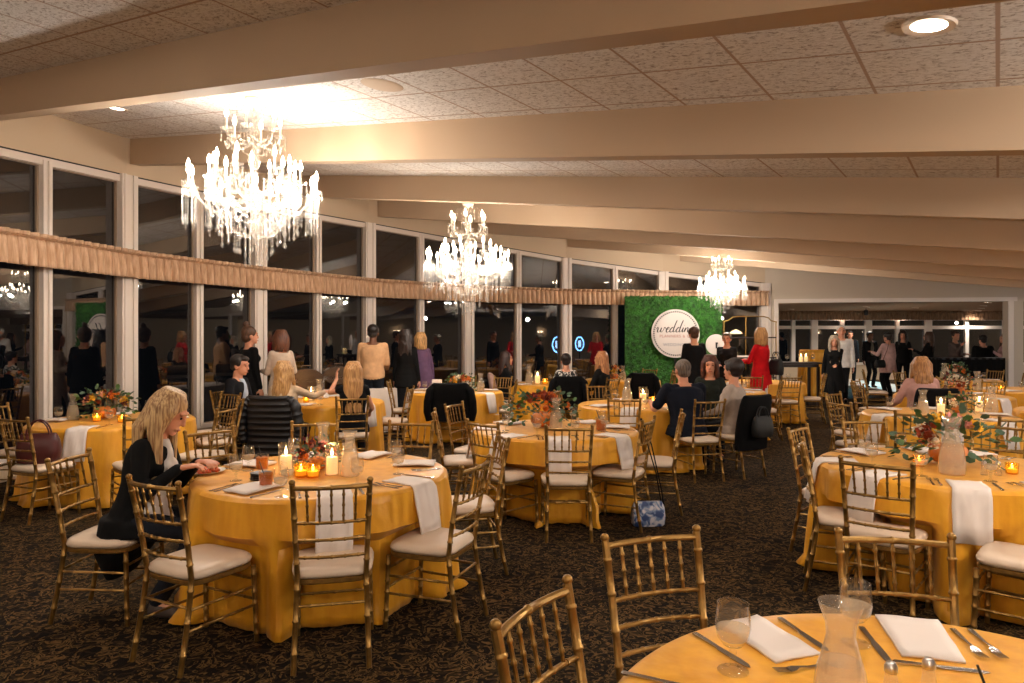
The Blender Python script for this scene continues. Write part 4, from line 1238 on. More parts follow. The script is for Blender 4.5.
put_table('T16', 3.45, 11.5, .78, "red-dressed woman's table", seed=16)
put_table('T17', 8.75, 11.6, .78, 'right-edge carafe table', seed=17)
put_table('T18', 6.95, 8.1, .78, 'table cut by the right edge', seed=18)
for X, Y, fx, fy, lb in CH_LIST: chair(X, Y, fx, fy, lb)

# place settings
SET = {'T1': [(20,'h'),(-26,'f'),(62,'h'),(108,'f'),(160,'f'),(203,'f'),(-109,'f')],
       'T2': [(0,'h'),(-40,'h'),(46,'h'),(92,'f'),(137,'f'),(182,'f'),(-90,'h'),(-133,'f')],
       'T3': [(-18,'s'),(30,'s'),(-60,'f'),(85,'f'),(140,'f'),(190,'f')],
       'T4': [(-62,'h'),(5,'f'),(50,'h'),(100,'f'),(150,'f'),(-110,'f'),(-160,'f')],
       'T5': [(60,'h'),(150,'f'),(200,'f'),(-10,'f')],
       'T6': [(8,'h'),(58,'h'),(-80,'f'),(150,'f'),(200,'f'),(105,'f')],
       'T7': [(-64,'h'),(-23,'h'),(18,'h'),(60,'f'),(165,'f'),(-150,'f'),(128,'f'),(-105,'h')],
       'T8': [(-78,'h'),(-22,'h'),(20,'h'),(75,'f'),(150,'f'),(-150,'f')],
       'T9': [(-60,'f'),(20,'h'),(160,'f'),(110,'f')],
       'T10': [(-50,'f'),(0,'f'),(60,'f'),(150,'f')],
       'T11': [(160,'e'),(206,'e')],
       'T12': [(-50,'f'),(150,'f'),(60,'f')], 'T13': [(-30,'f'),(30,'f'),(120,'f')], 'T14': [(-20,'h'),(-70,'h'),(70,'f')], 'T16': [(30,'f'),(80,'f')], 'T17': [(-60,'f'),(0,'f'),(-110,'f')], 'T18': [(-80,'f')]}
def on_table(key, phi, inward, tang=0):
    X, Y, r, d = T[key]; a = math.radians(phi); R = r-inward
    o = V(math.sin(a), -math.cos(a), 0); t = V(math.cos(a), math.sin(a), 0)
    return V(X, Y, TZ) + o*R + t*tang, math.atan2(-o.x, o.y)
for key, lst in SET.items():
    d = T[key][3]
    for phi, kind in lst:
        sd_ = side(phi); sk_ = rnd.uniform(-.06, .06)
        p, rz = on_table(key, phi, 0)
        if kind in 'hs': (NAPH if kind == 'h' else NAPS).place(p, rz+sk_, 'white linen napkin hanging down, %s of the %s' % (sd_, d), 'napkin')
        elif kind == 'f': NAPF.place(on_table(key, phi, .03)[0]+V(0,0,.001), rz+sk_+rnd.uniform(-.3,.3), 'white linen napkin lying flat, %s of the %s' % (sd_, d), 'napkin')
        g, _ = on_table(key, phi, .30, .15)
        if not (key == 'T11'): GOB.place(g+V(0,0,.001), 0, 'stemmed water goblet at the %s of the %s' % (sd_, d), 'glass')
        if key in ('T1','T2','T7','T4','T8','T6','T3'):
            for tg, pr, nm, ct in ((.15,KNI,'steel knife','knife'), (-.15,FOR,'steel fork','fork'), (-.19,FOR,'second outer steel fork','fork')):
                if ct == 'fork' and key in ('T4','T6') : continue
                q, rz2 = on_table(key, phi, .14, tg); pr.place(q+V(0,0,.001), rz2+PI, '%s at the %s of the %s' % (nm, sd_, d), ct)
# foreground table, laid out piece by piece
def at(x, y, z=TZ):
    Y = F*(CAMZ-z)/(y-HY); return V(px(x, Y), Y, z)
def flat_napkin(cs, label):
    b = MB(); c = [at(*q) for q in cs]; r2 = random.Random(2); n = 6; N = []
    for i in range(n+1):
        row = []
        for j in range(n+1):
            p = c[0].lerp(c[1], j/n).lerp(c[3].lerp(c[2], j/n), i/n); row.append(b.bm.verts.new(p + V(0,0,.009+.002*math.sin(i*2+j))))
        N.append(row)
    for i in range(n):
        for j in range(n): b.bm.faces.new((N[i][j], N[i][j+1], N[i+1][j+1], N[i+1][j]))
    o = b.build('linen_napkin', M['napkin']); so = o.modifiers.new('t', 'SOLIDIFY'); so.thickness = .008; so.offset = -1
    tag(o, label, 'napkin'); return o
flat_napkin([(721,626),(757,617),(820,655),(776,664)], 'white linen napkin folded flat on the foreground table, left one')
flat_napkin([(875,617),(938,622),(966,664),(902,657)], 'white linen napkin folded flat on the foreground table, right one')
def cut(pr, a, b, label, cat, L=.23, flip=False):
    p, q = at(*a), at(*b); m = (p+q)/2; d = q-p
    if flip: d = -d
    o = pr.place(m+V(0,0,.001), math.atan2(-d.x, d.y), label, cat); return o
cut(KNI, (694,634), (750,668), 'steel knife left of the near goblet, foreground table', 'knife')
cut(KNI, (781,620), (826,650), 'steel knife right of the left flat napkin, foreground table', 'knife')
cut(KNI, (866,634), (884,656), 'steel knife left of the right flat napkin, foreground table', 'knife')
cut(FOR, (955,632), (981,657), 'steel fork right of the right napkin, inner one', 'fork')
cut(FOR, (972,632), (1001,658), 'steel fork right of the right napkin, outer one', 'fork')
cut(FOR, (782,672), (835,665), 'steel fork below the left flat napkin', 'fork', flip=True)
cut(KNI, (632,676), (700,690), 'steel knife at the left rim of the foreground table', 'knife')
cut(KNI, (905,664), (978,672), 'steel knife below the right flat napkin', 'knife')
GOB.place(V(.585,1.80,TZ+.001), .3, 'large water goblet at left on the foreground table', 'glass', scale=1.12)
GOB.place(V(.99,1.96,TZ+.001), .3, 'water goblet behind the carafe on the foreground table', 'glass', scale=1.1)
CAR.place(V(.735,1.52,TZ+.001), 0, 'glass water carafe cut by the bottom edge, foreground table', 'carafe', scale=1.08)
SHK.place(V(.925,1.66,TZ+.001), 0, 'silver-capped salt shaker beside the carafe, foreground table', 'shaker')
SHK.place(V(1.03,1.68,TZ+.001), 0, 'silver-capped pepper shaker right of the salt shaker, foreground table', 'shaker')
TUM.place(V(1.07,1.50,TZ+.001), 0, 'low glass at the bottom edge of the foreground table', 'glass')
# T1 centre
def on(x, y, key=None): return at(x, y)+V(0,0,.001)
CAN.place(on(286,474), 0, 'lit candle in glass cylinder, left of two, front left table', 'candle')
CAN.place(on(332,475), 0, 'lit candle in glass cylinder, right of two, front left table', 'candle', scale=.97)
VOT.place(on(301,477), 0, 'pink-amber votive between the candles, front left table', 'candle', scale=1.35)
VOT.place(on(313,477.5), 0, 'small amber votive by the leaves, front left table', 'candle')
CAR.place(on(350,476), 0, 'glass water carafe right of the candles, front left table', 'carafe')
CAR.place(on(323,464), 0, 'glass water carafe behind the candles, front left table', 'carafe')
p = on(317,470); centerpiece(p.x, p.y, 'low rust and pink flower centrepiece between the candles, front left table', .75, ('rust','burgundy','pink','orange'), seed=3)
p = on(317,474)
ps = plate_stack(); ps.location = on(261,480); tag(ps, 'stack of small black plates on the front left table', 'plates')
TUM.place(on(262,470)+V(0,0,.0), 0, 'amber iced drink behind the black plates', 'glass', scale=1.05)
TUM.place(on(265,486), 1.2, 'reddish iced drink with dark straw before the black plates', 'glass', scale=1.1) if False else TUM.place(on(266,487.5), 1.2, 'reddish iced drink with dark straw, right of black plates', 'glass', scale=1.05)
pl = empty('plate_of_food', on(206,473)); tag(pl, 'white plate of orange food before the cardigan woman', 'plate')
MB().lathe([(.0,0),(.07,0),(.115,.014),(.12,.018),(.112,.016),(.07,.006),(0,.006)], 30, capb=False, capt=False).build('plate', M['plate_white'], pl)
fb_ = MB(); r5 = random.Random(5)
for _ in range(36): a, r = r5.uniform(0,2*PI), r5.uniform(0,.085); fb_.ell((math.cos(a)*r, math.sin(a)*r, .012+r5.uniform(0,.014)), (r5.uniform(.01,.02), r5.uniform(.01,.02), .01), nu=6, nv=4)
fb_.build('food', M['food'], pl)
GOB.place(on(236,481), 0, 'water goblet beside the plate of food', 'glass'); GOB.place(on(281,497), 0, 'water goblet before the left candle, front left table', 'glass'); 
# T2
p = T['T2']; centerpiece(.30, 6.75, 'floral centrepiece of orange gourd blooms and greenery on the middle table', 1.25, ('orange','rust','burgundy','orange'), seed=4, nbl=14, wide=1.5)
CAR.place(V(.42,6.5,TZ+.001), 0, 'glass carafe before the flowers on the middle table', 'carafe', scale=1.15)
TUM.place(on(601,431), 0, 'tumbler of amber drink at right on the middle table', 'glass', scale=1.3)
# T3
CAN.place(V(px(643,9.1),9.1,TZ+.001), 0, 'lit glass candle, left of two, by the navy-shirted man', 'candle', scale=1.15)
CAN.place(V(px(667.5,9.2),9.2,TZ+.001), 0, 'lit glass candle, right of two, by the navy-shirted man', 'candle', scale=1.15)
CAR.place(V(px(627,9.0),9.0,TZ+.001), 0, 'glass carafe left of the candles by the navy-shirted man', 'carafe', scale=1.3)
VOT.place(V(px(653,9.0),9.0,TZ+.001), 0, 'pink glowing votive between candles by the navy-shirted man', 'candle', scale=1.7)
# T4
centerpiece(px(461,11.3), 11.3, 'yellow and orange flowers above the hanging black jacket', 1.0, ('yellow','orange','cream','rust'), seed=6, nbl=15, wide=1.3)
CAR.place(V(px(480.5,11.2),11.2,TZ+.001), 0, 'glass carafe right of the yellow flowers, left of centre', 'carafe', scale=1.1)
TUM.place(V(px(430,10.95),10.95,TZ+.001), 0, 'dark red drink on the hanging black jacket\'s table', 'glass')
bx = MB(); bx.box((0,0,.09), (.16,.10,.18)); o = bx.build('white_card_box', M['napkin'], smooth=False); o.location = (px(437,11.5), 11.5, TZ); tag(o, 'small white box beside the yellow flowers', 'box')
# T5
CAN.place(V(px(311,9.6),9.6,TZ+.001), 0, 'lit candle on the table between the two seated blondes', 'candle')
VOT.place(V(px(306,9.3),9.3,TZ+.001), 0, 'amber votive before the candle between the blondes', 'candle', scale=1.3)
CAR.place(V(px(319,9.8),9.8,TZ+.001), 0, 'glass carafe on the table between the two seated blondes', 'carafe')
# T6
centerpiece(px(105,7.45), 7.45, 'autumn flower centrepiece with small pumpkin on the left window table', 1.15, ('yellow','orange','rust','burgundy','peach'), seed=8, nbl=16, wide=1.25)
CAR.place(V(px(73,7.3),7.3,TZ+.001), 0, 'glass carafe left of the flowers, left window table', 'carafe', scale=1.05)
VOT.place(V(px(97,7.2),7.2,TZ+.001), 0, 'amber votive before the flowers, left window table', 'candle')
VOT.place(V(px(122,7.1),7.1,TZ+.001), 0, 'amber votive right of the flowers, left window table', 'candle')
# T7
centerpiece(3.05, 4.75, 'large floral centrepiece with pink roses and gourds on the right front table', 1.3, ('burgundy','rust','pink','cream','burgundy','yellow'), seed=10, nbl=13, wide=1.25)
CAR.place(V(px(952,4.4),4.4,TZ+.001), 0, 'large glass carafe before the flowers, right front table', 'carafe', scale=1.38)
VOT.place(on(919,466), 0, 'amber votive left of the big flowers, right front table', 'candle', scale=1.15)
VOT.place(on(1012,474), 0, 'amber votive right of the shakers, right front table', 'candle', scale=1.15)
SHK.place(on(984,475), 0, 'salt shaker left of its pair, right front table', 'shaker'); SHK.place(on(998,475.5), 0, 'pepper shaker right of its pair, right front table', 'shaker')
# T8
CAN.place(V(px(941,7.8),7.8,TZ+.001), 0, 'lit glass candle right of the carafe, before the pink-topped blonde', 'candle', scale=1.05)
CAN.place(V(px(979,8.1),8.1,TZ+.001), 0, 'lit glass candle above the big flowers at right', 'candle', scale=1.05)
CAR.place(V(px(923,7.7),7.7,TZ+.001), 0, 'glass carafe directly in front of the pink-topped blonde', 'carafe', scale=1.1)
CAR.place(V(px(992,8.0),8.0,TZ+.001), 0, 'glass carafe right of the candles beyond the big flowers', 'carafe', scale=1.15)
centerpiece(px(962,7.9), 7.95, 'low pale flower centrepiece between the two candles at right', .8, ('peach','cream','pink','burgundy'), seed=10)
# T9, T10, T17
centerpiece(px(957,10.5), 10.5, 'tall rust and cream flowers right of the pink-topped blonde', 1.15, ('cream','rust','peach','cream'), seed=11, nbl=16, z=TZ)
CAR.place(V(px(977,11.4),11.4,TZ+.001), 0, 'glass carafe right of the rust and cream flowers', 'carafe', scale=1.2)
centerpiece(px(955,14.5), 14.5, 'peach and cream flowers before the black bar', 1.2, ('peach','cream','orange','rust'), seed=12, nbl=16)
CAR.place(V(px(944,14.4),14.4,TZ+.001), 0, 'glass carafe left of the peach and cream flowers', 'carafe', scale=1.3)
for i, (x, Y, w) in enumerate(((1001,11.4,'by the right edge'), (949,10.3,'before the rust and cream flowers'), (970,14.3,'beside the peach and cream flowers'), (921,10.9,'left behind the pink-topped blonde'))):
    VOT.place(V(px(x,Y),Y,TZ+.001), 0, 'amber votive glowing %s' % w, 'candle', scale=1.3)
# T12 T13
CAN.place(V(px(537.5,13.1),13.1,TZ+.001), 0, 'lit glass candle right of the dark-haired seated woman', 'candle', scale=1.3)
CAR.place(V(px(529,13.0),13.0,TZ+.001), 0, 'glass carafe left of the lit candle by the windows', 'carafe', scale=1.3)
VOT.place(V(px(545,12.9),12.9,TZ+.001), 0, 'pink glowing votive on the windows table', 'candle', scale=1.8)
centerpiece(px(614,14.5), 14.5, 'yellow flower centrepiece left of the hedge wall', 1.1, ('yellow','orange','cream'), seed=13)
CAR.place(V(px(623,14.4),14.4,TZ+.001), 0, 'glass carafe right of the yellow flowers near the hedge', 'carafe', scale=1.1)
# soft warm light from the larger candles
for x, Y in ((286,4.55),(332,4.5),(643,9.1),(667.5,9.2),(941,7.8),(979,8.1),(311,9.6),(537,13.1)):
    light('POINT', (px(x,Y), Y, TZ+.17), 1.2, (1,.62,.28), 'candle_glow', shadow_soft_size=.015)

# ---------------------------------------------------------------- jackets, bags
JB = fabric((22,20,22)); 
jacket(-2.8, 8.22, (.1,1), 'black quilted puffer jacket hung over a chair behind the left blonde', mat('puffer_nylon', (15,14,17), .42), w=.27, puffer=True, drop=.62)
jacket(-.92, 10.4, (0,1), 'black jacket spread over a chair back, left of centre', M['black'], w=.26, drop=.45)
jacket(.98, 12.25, (-.05,1), 'black jacket on the chair of the patterned-top woman', M['black'], w=.24, drop=.5)
jacket(2.5, 13.35, (0,1), 'small black jacket on a chair before the hedge wall', M['black'], w=.22, drop=.4)
jacket(2.74, 8.25, (-.5,.87), 'black coat hung on the grey-topped woman\'s chair', M['black'], w=.22, drop=.55, sleeves=False)
jacket(5.7, 9.35, (.1,.99), 'black cloth over the chair back of the pink-topped blonde', M['black'], w=.25, drop=.3, sleeves=False)
jacket(-.12, 13.0, (1,.1), 'pinkish coat on the chair of the dark-haired woman', fabric((176,140,128)), w=.2, drop=.5, sleeves=False)
handbag((-4.37,6.28,.50), .2, 'dark red leather tote bag standing on the chair at left edge', mat('oxblood_leather', (72,20,18), .4), .36, .27, .15)
handbag((2.92,7.93,.50), .5, 'black handbag hanging on the grey-topped woman\'s chair', mat('black_leather', (9,8,8), .6), .30, .24, .12)
def bluebag():
    m = bpy.data.materials.new('blue_print'); t = NT(m); n = t.noise(t.coords(), 14, 2, .8)
    t.link(t.ramp(n, [(.42, lin((40,62,110))), (.5, lin((110,130,165))), (.6, lin((205,200,205)))], 'LINEAR'), t.b.inputs['Base Color']); return m
handbag((px(648,6.0),6.0,.0), .1, 'blue and white patterned bag on carpet with long black strap', bluebag(), .30, .21, .13, handle=False, strap=[(.12,0,.19),(.08,.02,.45),(.0,.06,.75),(-.04,.09,.93),(-.03,.1,.93),(.05,.06,.7),(.13,.02,.3),(.14,0,.18)])

# ---------------------------------------------------------------- people
S = person
patt = bpy.data.materials.new('black_white_print'); _t = NT(patt); _n = _t.noise(_t.coords(), 22, 1, .5)
_t.link(_t.ramp(_n, [(.5, lin((16,15,16))), (.52, lin((226,216,206)))]), _t.b.inputs['Base Color'])
WT = (214,206,200)
S('blonde woman in black cardigan seated at left, looking down at her hands', -2.24, 4.12, (1,.0), 'sit', 1.72, lean=14, pitch=28, yaw=-8, RW=(.10,.27,.88), LW=(-.10,.29,.88), RA=(-.45,.8,.1), LA=(.35,.85,.1), top=(14,13,15), collar=WT, open_front=.34, ank={1:.16,-1:.28}, hair='long', hc=(208,172,120), hc2=(140,98,60), hl=.55, voxel=.0075, shoes=(84,72,66), bottom=(34,38,52))
S('man in dark suit seated in profile at the left, facing right', -3.70, 9.15, (1,-.1), 'sit', 1.84, fem=False, top=(22,24,34), bottom=(24,24,32), collar=(180,190,205), hair='short', hc=(34,24,20), lean=5, yaw=0, pitch=8)
S('person with top bun and black coat standing by the windows', px(249,10.3), 10.3, (.6,.8), 'stand', 1.82, top=(14,14,18), hem=-.35, bottom=(18,18,20), hair='bun', hc=(92,58,36), face=True, yaw=20)
S('standing woman with brown hair in cream cardigan', px(281,10.2), 10.2, (-.75,.66), 'stand', 1.76, top=(196,176,158), hem=-.42, bottom=(40,38,44), hair='bob', hc=(110,62,36), RW=(.2,.3,1.15), LW=(-.12,.34,1.15))
S('seated blonde in tan top with the puffer jacket behind her', -2.78, 8.35, (.12,1), 'sit', 1.72, top=(206,178,146), hair='wavy', hc=(206,160,100), hc2=(150,100,54), hl=.3, face=False, yaw=25, RW=(.3,.45,.95))
S('seated long-haired blonde in black seen from behind', -1.98, 8.48, (-.25,.97), 'sit', 1.70, top=(16,15,17), sleeve=.15, hair='long', hc=(200,150,92), hc2=(140,92,50), hl=.5, face=False, LW=(-.2,.38,1.12), LA=(0,.2,1), yaw=-15)
S('standing man in tan sweater and jeans seen from behind', px(373,12.0), 12.0, (-.05,1), 'stand', 1.88, fem=False, top=(206,162,120), bottom=(38,44,58), hair='short', hc=(30,20,16), face=False, skin='skin_brown', RW=(.2,.3,1.1), LW=(-.2,.3,1.1), hem=-.08, bulk=1.08)
S('standing woman in black dress with dark hair seen from behind', px(406,12.2), 12.2, (.15,1), 'stand', 1.80, top=(14,13,14), skirt=.72, hem=-.2, hair='wavy', hc=(44,28,22), hl=.28, face=False, yaw=20)
S('blond person in purple sweater leaning beside the black-dressed woman', px(423,12.7), 12.7, (-.5,.8), 'stand', 1.76, top=(98,72,98), bottom=(60,46,62), hem=-.3, hair='bob', hc=(214,160,96), face=False, lean=12, yaw=-20)
S('seated dark-haired woman in black facing right, near centre', -.08, 13.0, (1,.05), 'sit', 1.76, top=(16,15,17), hair='long', hc=(60,34,26), hl=.4)
S('seated person with short dark hair and black-white patterned top', .98, 12.42, (-.05,1), 'sit', 1.72, top=patt, hair='short', hc=(40,22,18), face=False)
S('seated blonde with very long hair in black, facing left', 1.58, 12.25, (-.85,.52), 'sit', 1.80, top=(22,20,20), hair='long', hc=(200,138,86), hc2=(140,86,48), hl=.6, bulk=1.1)
S('large seated man in navy T-shirt seen from behind', 2.1, 8.2, (-.25,.97), 'sit', 1.80, fem=False, top=(26,32,52), sleeve=.45, hair='buzz', hc=(120,104,92), hc2=(80,66,56), bulk=1.22, lean=12, face=False, bottom=(26,28,36), RW=(.2,.42,.84), LW=(-.26,.42,.84), hem=-.13)
S('seated woman with brown hair facing the camera beside the navy-shirted man', 2.78, 9.55, (-.25,-1), 'sit', 1.80, top=(52,58,48), hair='bob', hc=(96,48,30), pitch=5)
S('seated woman with dark curly hair and grey top turned left', 2.70, 8.4, (-.8,.6), 'sit', 1.76, top=(178,160,146), hair='curly', hc=(40,24,20), yaw=15, bulk=1.1)
S('standing person in black jacket seen from behind before the round sign', px(694,13.2), 13.2, (-.1,1), 'stand', 1.86, top=(17,16,19), bottom=(20,20,24), hem=-.25, hair='short', hc=(96,58,32), face=False, bulk=1.12)
S('person with grey hair in dark jacket between sign and red dress', px(727,14.3), 14.3, (-.5,-.86), 'stand', 1.76, top=(40,32,30), bottom=(24,22,22), hem=-.2, hair='short', hc=(120,108,92), hc2=(84,72,58), bulk=1.1, LW=(-.1,.3,1.1), RW=(.1,.32,1.1))
S('blonde woman in bright red dress with black shoulder bag', px(761,13.1), 13.1, (-.6,.8), 'stand', 1.84, top=(196,16,24), bottom=(190,14,22), skirt=.55, hem=-.3, hair='bob', hc=(206,156,96), hc2=(150,104,58), face=True, yaw=10, LW=(-.2,.36,1.2), RW=(.14,.36,1.22), bulk=1.08)
S('white-haired man in white shirt walking toward the camera', px(841,16.6), 16.6, (-.45,-.9), 'walk', 1.98, fem=False, top=(216,208,200), bottom=(44,42,44), hair='buzz', hc=(226,220,212), hc2=(190,184,176), yaw=-10, bulk=1.05)
S('walking woman in black with long light hair', px(834,15.4), 15.4, (-.3,-.95), 'walk', 1.72, top=(18,17,19), bottom=(18,17,19), hem=-.5, hair='long', hc=(196,176,150), hl=.5, LW=(.0,.28,1.05), bulk=1.05)
S('man in open black jacket standing in the next room', px(870,22.6), 22.6, (.1,-1), 'stand', 1.86, fem=False, top=(20,20,24), collar=(98,92,80), bottom=(22,22,26), hair='short', hc=(26,20,18), skin='skin_brown')
S('dim person standing behind the white-shirted man', px(850,24.0), 24.0, (-.2,-1), 'stand', 1.9, fem=False, top=(26,26,32), bottom=(24,24,28), hair='short', hc=(40,26,20))
S('woman in pink jacket with black crossbody bag seen from behind', px(888,19.2), 19.2, (-.35,.93), 'stand', 1.80, top=(206,164,156), bottom=(24,24,28), hem=-.3, hair='short', hc=(44,32,28), face=False, bulk=1.2, LW=(-.2,.36,1.25))
S('dark-dressed person behind the pink-jacket woman', px(903,20.6), 20.6, (-.6,-.8), 'stand', 1.86, top=(30,26,26), hair='long', hc=(46,30,22), hl=.3)
S('long-haired woman in black standing in the next room', px(929,19.4), 19.4, (-.7,.7), 'stand', 1.82, top=(20,17,18), hem=-.3, bottom=(20,18,20), hair='wavy', hc=(96,62,42), hl=.4, LW=(-.1,.36,1.3))
S('person in grey patterned top raising a drink behind the bar', px(955,19.2), 19.2, (.2,-1), 'stand', 1.84, top=(104,88,82), hair='short', hc=(70,48,36), RW=(.05,.26,1.42), LW=(-.08,.28,1.2))
S('person in black with dark hair sitting high at the bar', px(983,18.2), 18.2, (-.1,1), 'stand', 1.72, fem=False, top=(14,13,15), hair='short', hc=(28,22,20), face=False, bulk=1.35)
S('woman with brown hair in pink top at far right of the bar', px(1005,18.2), 18.2, (-1,.1), 'stand', 1.76, top=(196,152,148), hair='long', hc=(120,78,52), hl=.35, LW=(-.05,.36,1.3))
S('blonde woman in pink top seated with her back to camera at right', 5.7, 9.5, (.1,.99), 'sit', 1.76, top=(196,150,140), hair='wavy', hc=(190,134,76), hc2=(130,84,44), hl=.15, face=False, bulk=1.18, yaw=15)
handbag((px(775,13.0),12.95,.95), 1.9, 'black shoulder bag on the red-dressed woman\'s arm', mat('black_leather', (10,9,9), .55), .34, .30, .14)
handbag((px(880,18.95),18.95,.82), .3, 'black crossbody bag worn by the pink-jacket woman', mat('black_leather', (10,9,9), .55), .34, .22, .12, handle=False, strap=[(.1,0,.2),(.2,-.05,.5),(.32,-.02,.78),(.28,.1,.76)])

# ---------------------------------------------------------------- hedge wall with signs
hw = empty('hedge_backdrop', (px(673.5,17.0), 17.0, 0)); tag(hw, 'tall green boxwood hedge backdrop wall of two panels', 'hedge wall')
for s in (-1, 1):
    b = MB(); r2 = random.Random(20+s); W_, H_b = 1.20, 2.66
    b.box((s*.605,.06,H_b/2), (W_,.12,H_b))
    for _ in range(5200):
        xx, zz = r2.uniform(-W_/2, W_/2), r2.uniform(.02, H_b); c = V(s*.605+xx, -.005-r2.uniform(0,.035), zz)
        if r2.random() < .06: c = V(s*.605+xx, r2.uniform(0,.12), H_b+r2.uniform(0,.02))
        a = r2.uniform(0, 2*PI); u = V(math.cos(a), -r2.uniform(.2,1), math.sin(a)).normalized(); w = u.cross(V(0,-1,.3)).normalized(); l = r2.uniform(.03,.055); q = .45*l
        b.bm.faces.new([b.bm.verts.new(p) for p in (c, c+u*l*.5+w*q, c+u*l, c+u*l*.5-w*q)])
    b.build('hedge_panel', M['hedge'], hw, normals=False, smooth=False)
# round sign
sx_, sz_ = px(675.5,16.86), CAMZ + (HY-333.5)*16.86/F
sg = empty('round_sign', (sx_, 16.86, sz_)); tag(sg, 'round white sign with dotted rim and script lettering on the hedge wall', 'sign')
R_ = .60
def disc(r, y0, y1, n=64):
    b = MB(); b.bm.free(); b.bm = bmesh.new(); q0 = [b.bm.verts.new((r*math.cos(2*PI*i/n), y0, r*math.sin(2*PI*i/n))) for i in range(n)]; q1 = [b.bm.verts.new((r*math.cos(2*PI*i/n), y1, r*math.sin(2*PI*i/n))) for i in range(n)]
    b.cap(q0, True); b.cap(q1); b.bridge(q0, q1); return b
sm_ = bpy.data.materials.new('sign_face'); t_ = NT(sm_)
t_.b.inputs['Base Color'].default_value = (*lin((206,193,184)),1); t_.b.inputs['Roughness'].default_value = .6
disc(R_, -.01, .02).build('sign_board', sm_, sg)
ink = mat('sign_ink', (30,28,30), .7); ink2 = mat('sign_ink_rose', (176,112,96), .7); ink3 = mat('sign_ink_grey', (120,122,132), .7)
b = MB()
for i in range(64):
    a = 2*PI*i/64; b.box((math.cos(a)*R_*.90, -.014, math.sin(a)*R_*.90), (.040,.006,.026), m=Matrix.Rotation(-a, 3, 'Y'))
b.build('dotted_rim', ink, sg, smooth=False)
# the word in a script hand, drawn as strokes
def script(strokes, sc, ox, oz, th, mt, parent, name):
    b = MB()
    for st in strokes:
        pts = []
        for i in range(len(st)-1):                               # catmull-rom
            p0, p1, p2, p3 = st[max(i-1,0)], st[i], st[i+1], st[min(i+2, len(st)-1)]
            for k in range(5):
                t = k/5; f = lambda a, b_, c, d: .5*((2*b_)+(-a+c)*t+(2*a-5*b_+4*c-d)*t*t+(-a+3*b_-3*c+d)*t**3)
                pts.append((f(p0[0],p1[0],p2[0],p3[0]), f(p0[1],p1[1],p2[1],p3[1])))
        pts.append(st[-1])
        rad = []
        for i in range(len(pts)):
            j = min(i, len(pts)-2); dy = pts[j+1][1]-pts[j][1]; rad.append(th*(1.25 if dy < -.02 else .6))
        b.poly([(ox+(x+z*.25)*sc, -.014, oz+z*sc) for x, z in pts], rad, 6)
    return b.build(name, mt, parent)
d_ = lambda x: [(x+.75,.75),(x+.45,.95),(x+.15,.6),(x+.1,.2),(x+.35,.02),(x+.65,.3),(x+.78,.9),(x+.95,2.0),(x+1.0,2.3),(x+.85,1.6),(x+.72,.5),(x+.78,.08),(x+1.0,.1),(x+1.2,.35)]
wed = [[(-.3,.6),(0,.95),(.12,.6),(.1,.15),(.35,.02),(.6,.4),(.72,.9),(.7,.3),(.85,.02),(1.15,.35),(1.3,.95),(1.5,.8),(1.7,.75)],
       [(1.7,.45),(2.1,.6),(2.25,.85),(2.05,1.0),(1.8,.65),(1.8,.2),(2.05,0),(2.45,.3)], d_(2.4), d_(3.6),
       [(4.75,.3),(4.95,.9),(4.9,.3),(5.0,.02),(5.25,.35)], [(5.05,1.3),(5.08,1.36)],
       [(5.25,.3),(5.4,.9),(5.35,.02),(5.55,.7),(5.8,.95),(5.9,.6),(5.88,.15),(6.05,.02),(6.25,.35)],
       [(7.0,.8),(6.7,.95),(6.4,.55),(6.45,.1),(6.7,.05),(6.95,.5),(7.0,.9),(6.95,0),(6.8,-.8),(6.5,-.95),(6.5,-.6),(7.0,-.1),(7.5,.4)]]
script(wed, .128, -.47, .03, .010, ink, sg, 'script_lettering')
def text(body, size, loc, mt, parent, name):
    cu = bpy.data.curves.new('t', 'FONT'); cu.body = body; cu.size = size; cu.align_x = 'CENTER'; cu.extrude = .002; cu.space_character = 1.15
    t = bpy.data.objects.new('t', cu); col.objects.link(t)
    me = bpy.data.meshes.new_from_object(t.evaluated_get(bpy.context.evaluated_depsgraph_get())); bpy.data.objects.remove(t)
    me.materials.clear(); me.materials.append(mt)
    o = bpy.data.objects.new(name, me); col.objects.link(o); o.parent = parent; o.location = loc; o.rotation_euler = (PI/2,0,0); return o
text('PLANNERS & CO', .1, (.02,-.013,-.10), ink2, sg, 'capital_lettering')
text('WEDDINGS', .1, (-.02,-.013,-.31), ink3, sg, 'capital_lettering')
MB().tube((0,.03,-R_), (0,.03,-sz_), .02).build('stand', M['blackm'], sg)
MB().box((0,.03,-sz_+.015), (.5,.3,.03)).build('foot', M['blackm'], sg)
s2 = empty('round_sign', (px(716,15.6), 15.6, CAMZ+(HY-344.5)*15.6/F)); tag(s2, 'small round white sign with dark emblem beside the grey-haired person', 'sign')
disc(.235, -.01, .01, 40).build('sign_board', sm_, s2)
b = MB(); b.box((.005,-.014,-.03), (.035,.006,.12)); b.box((.012,-.014,.03), (.05,.006,.035)); b.build('emblem', ink, s2, smooth=False)
MB().tube((0,.02,-.235), (0,.02,-s2.location.z), .012).build('stand', M['blackm'], s2); MB().box((0,.02,-s2.location.z+.012), (.3,.25,.024)).build('foot', M['blackm'], s2)

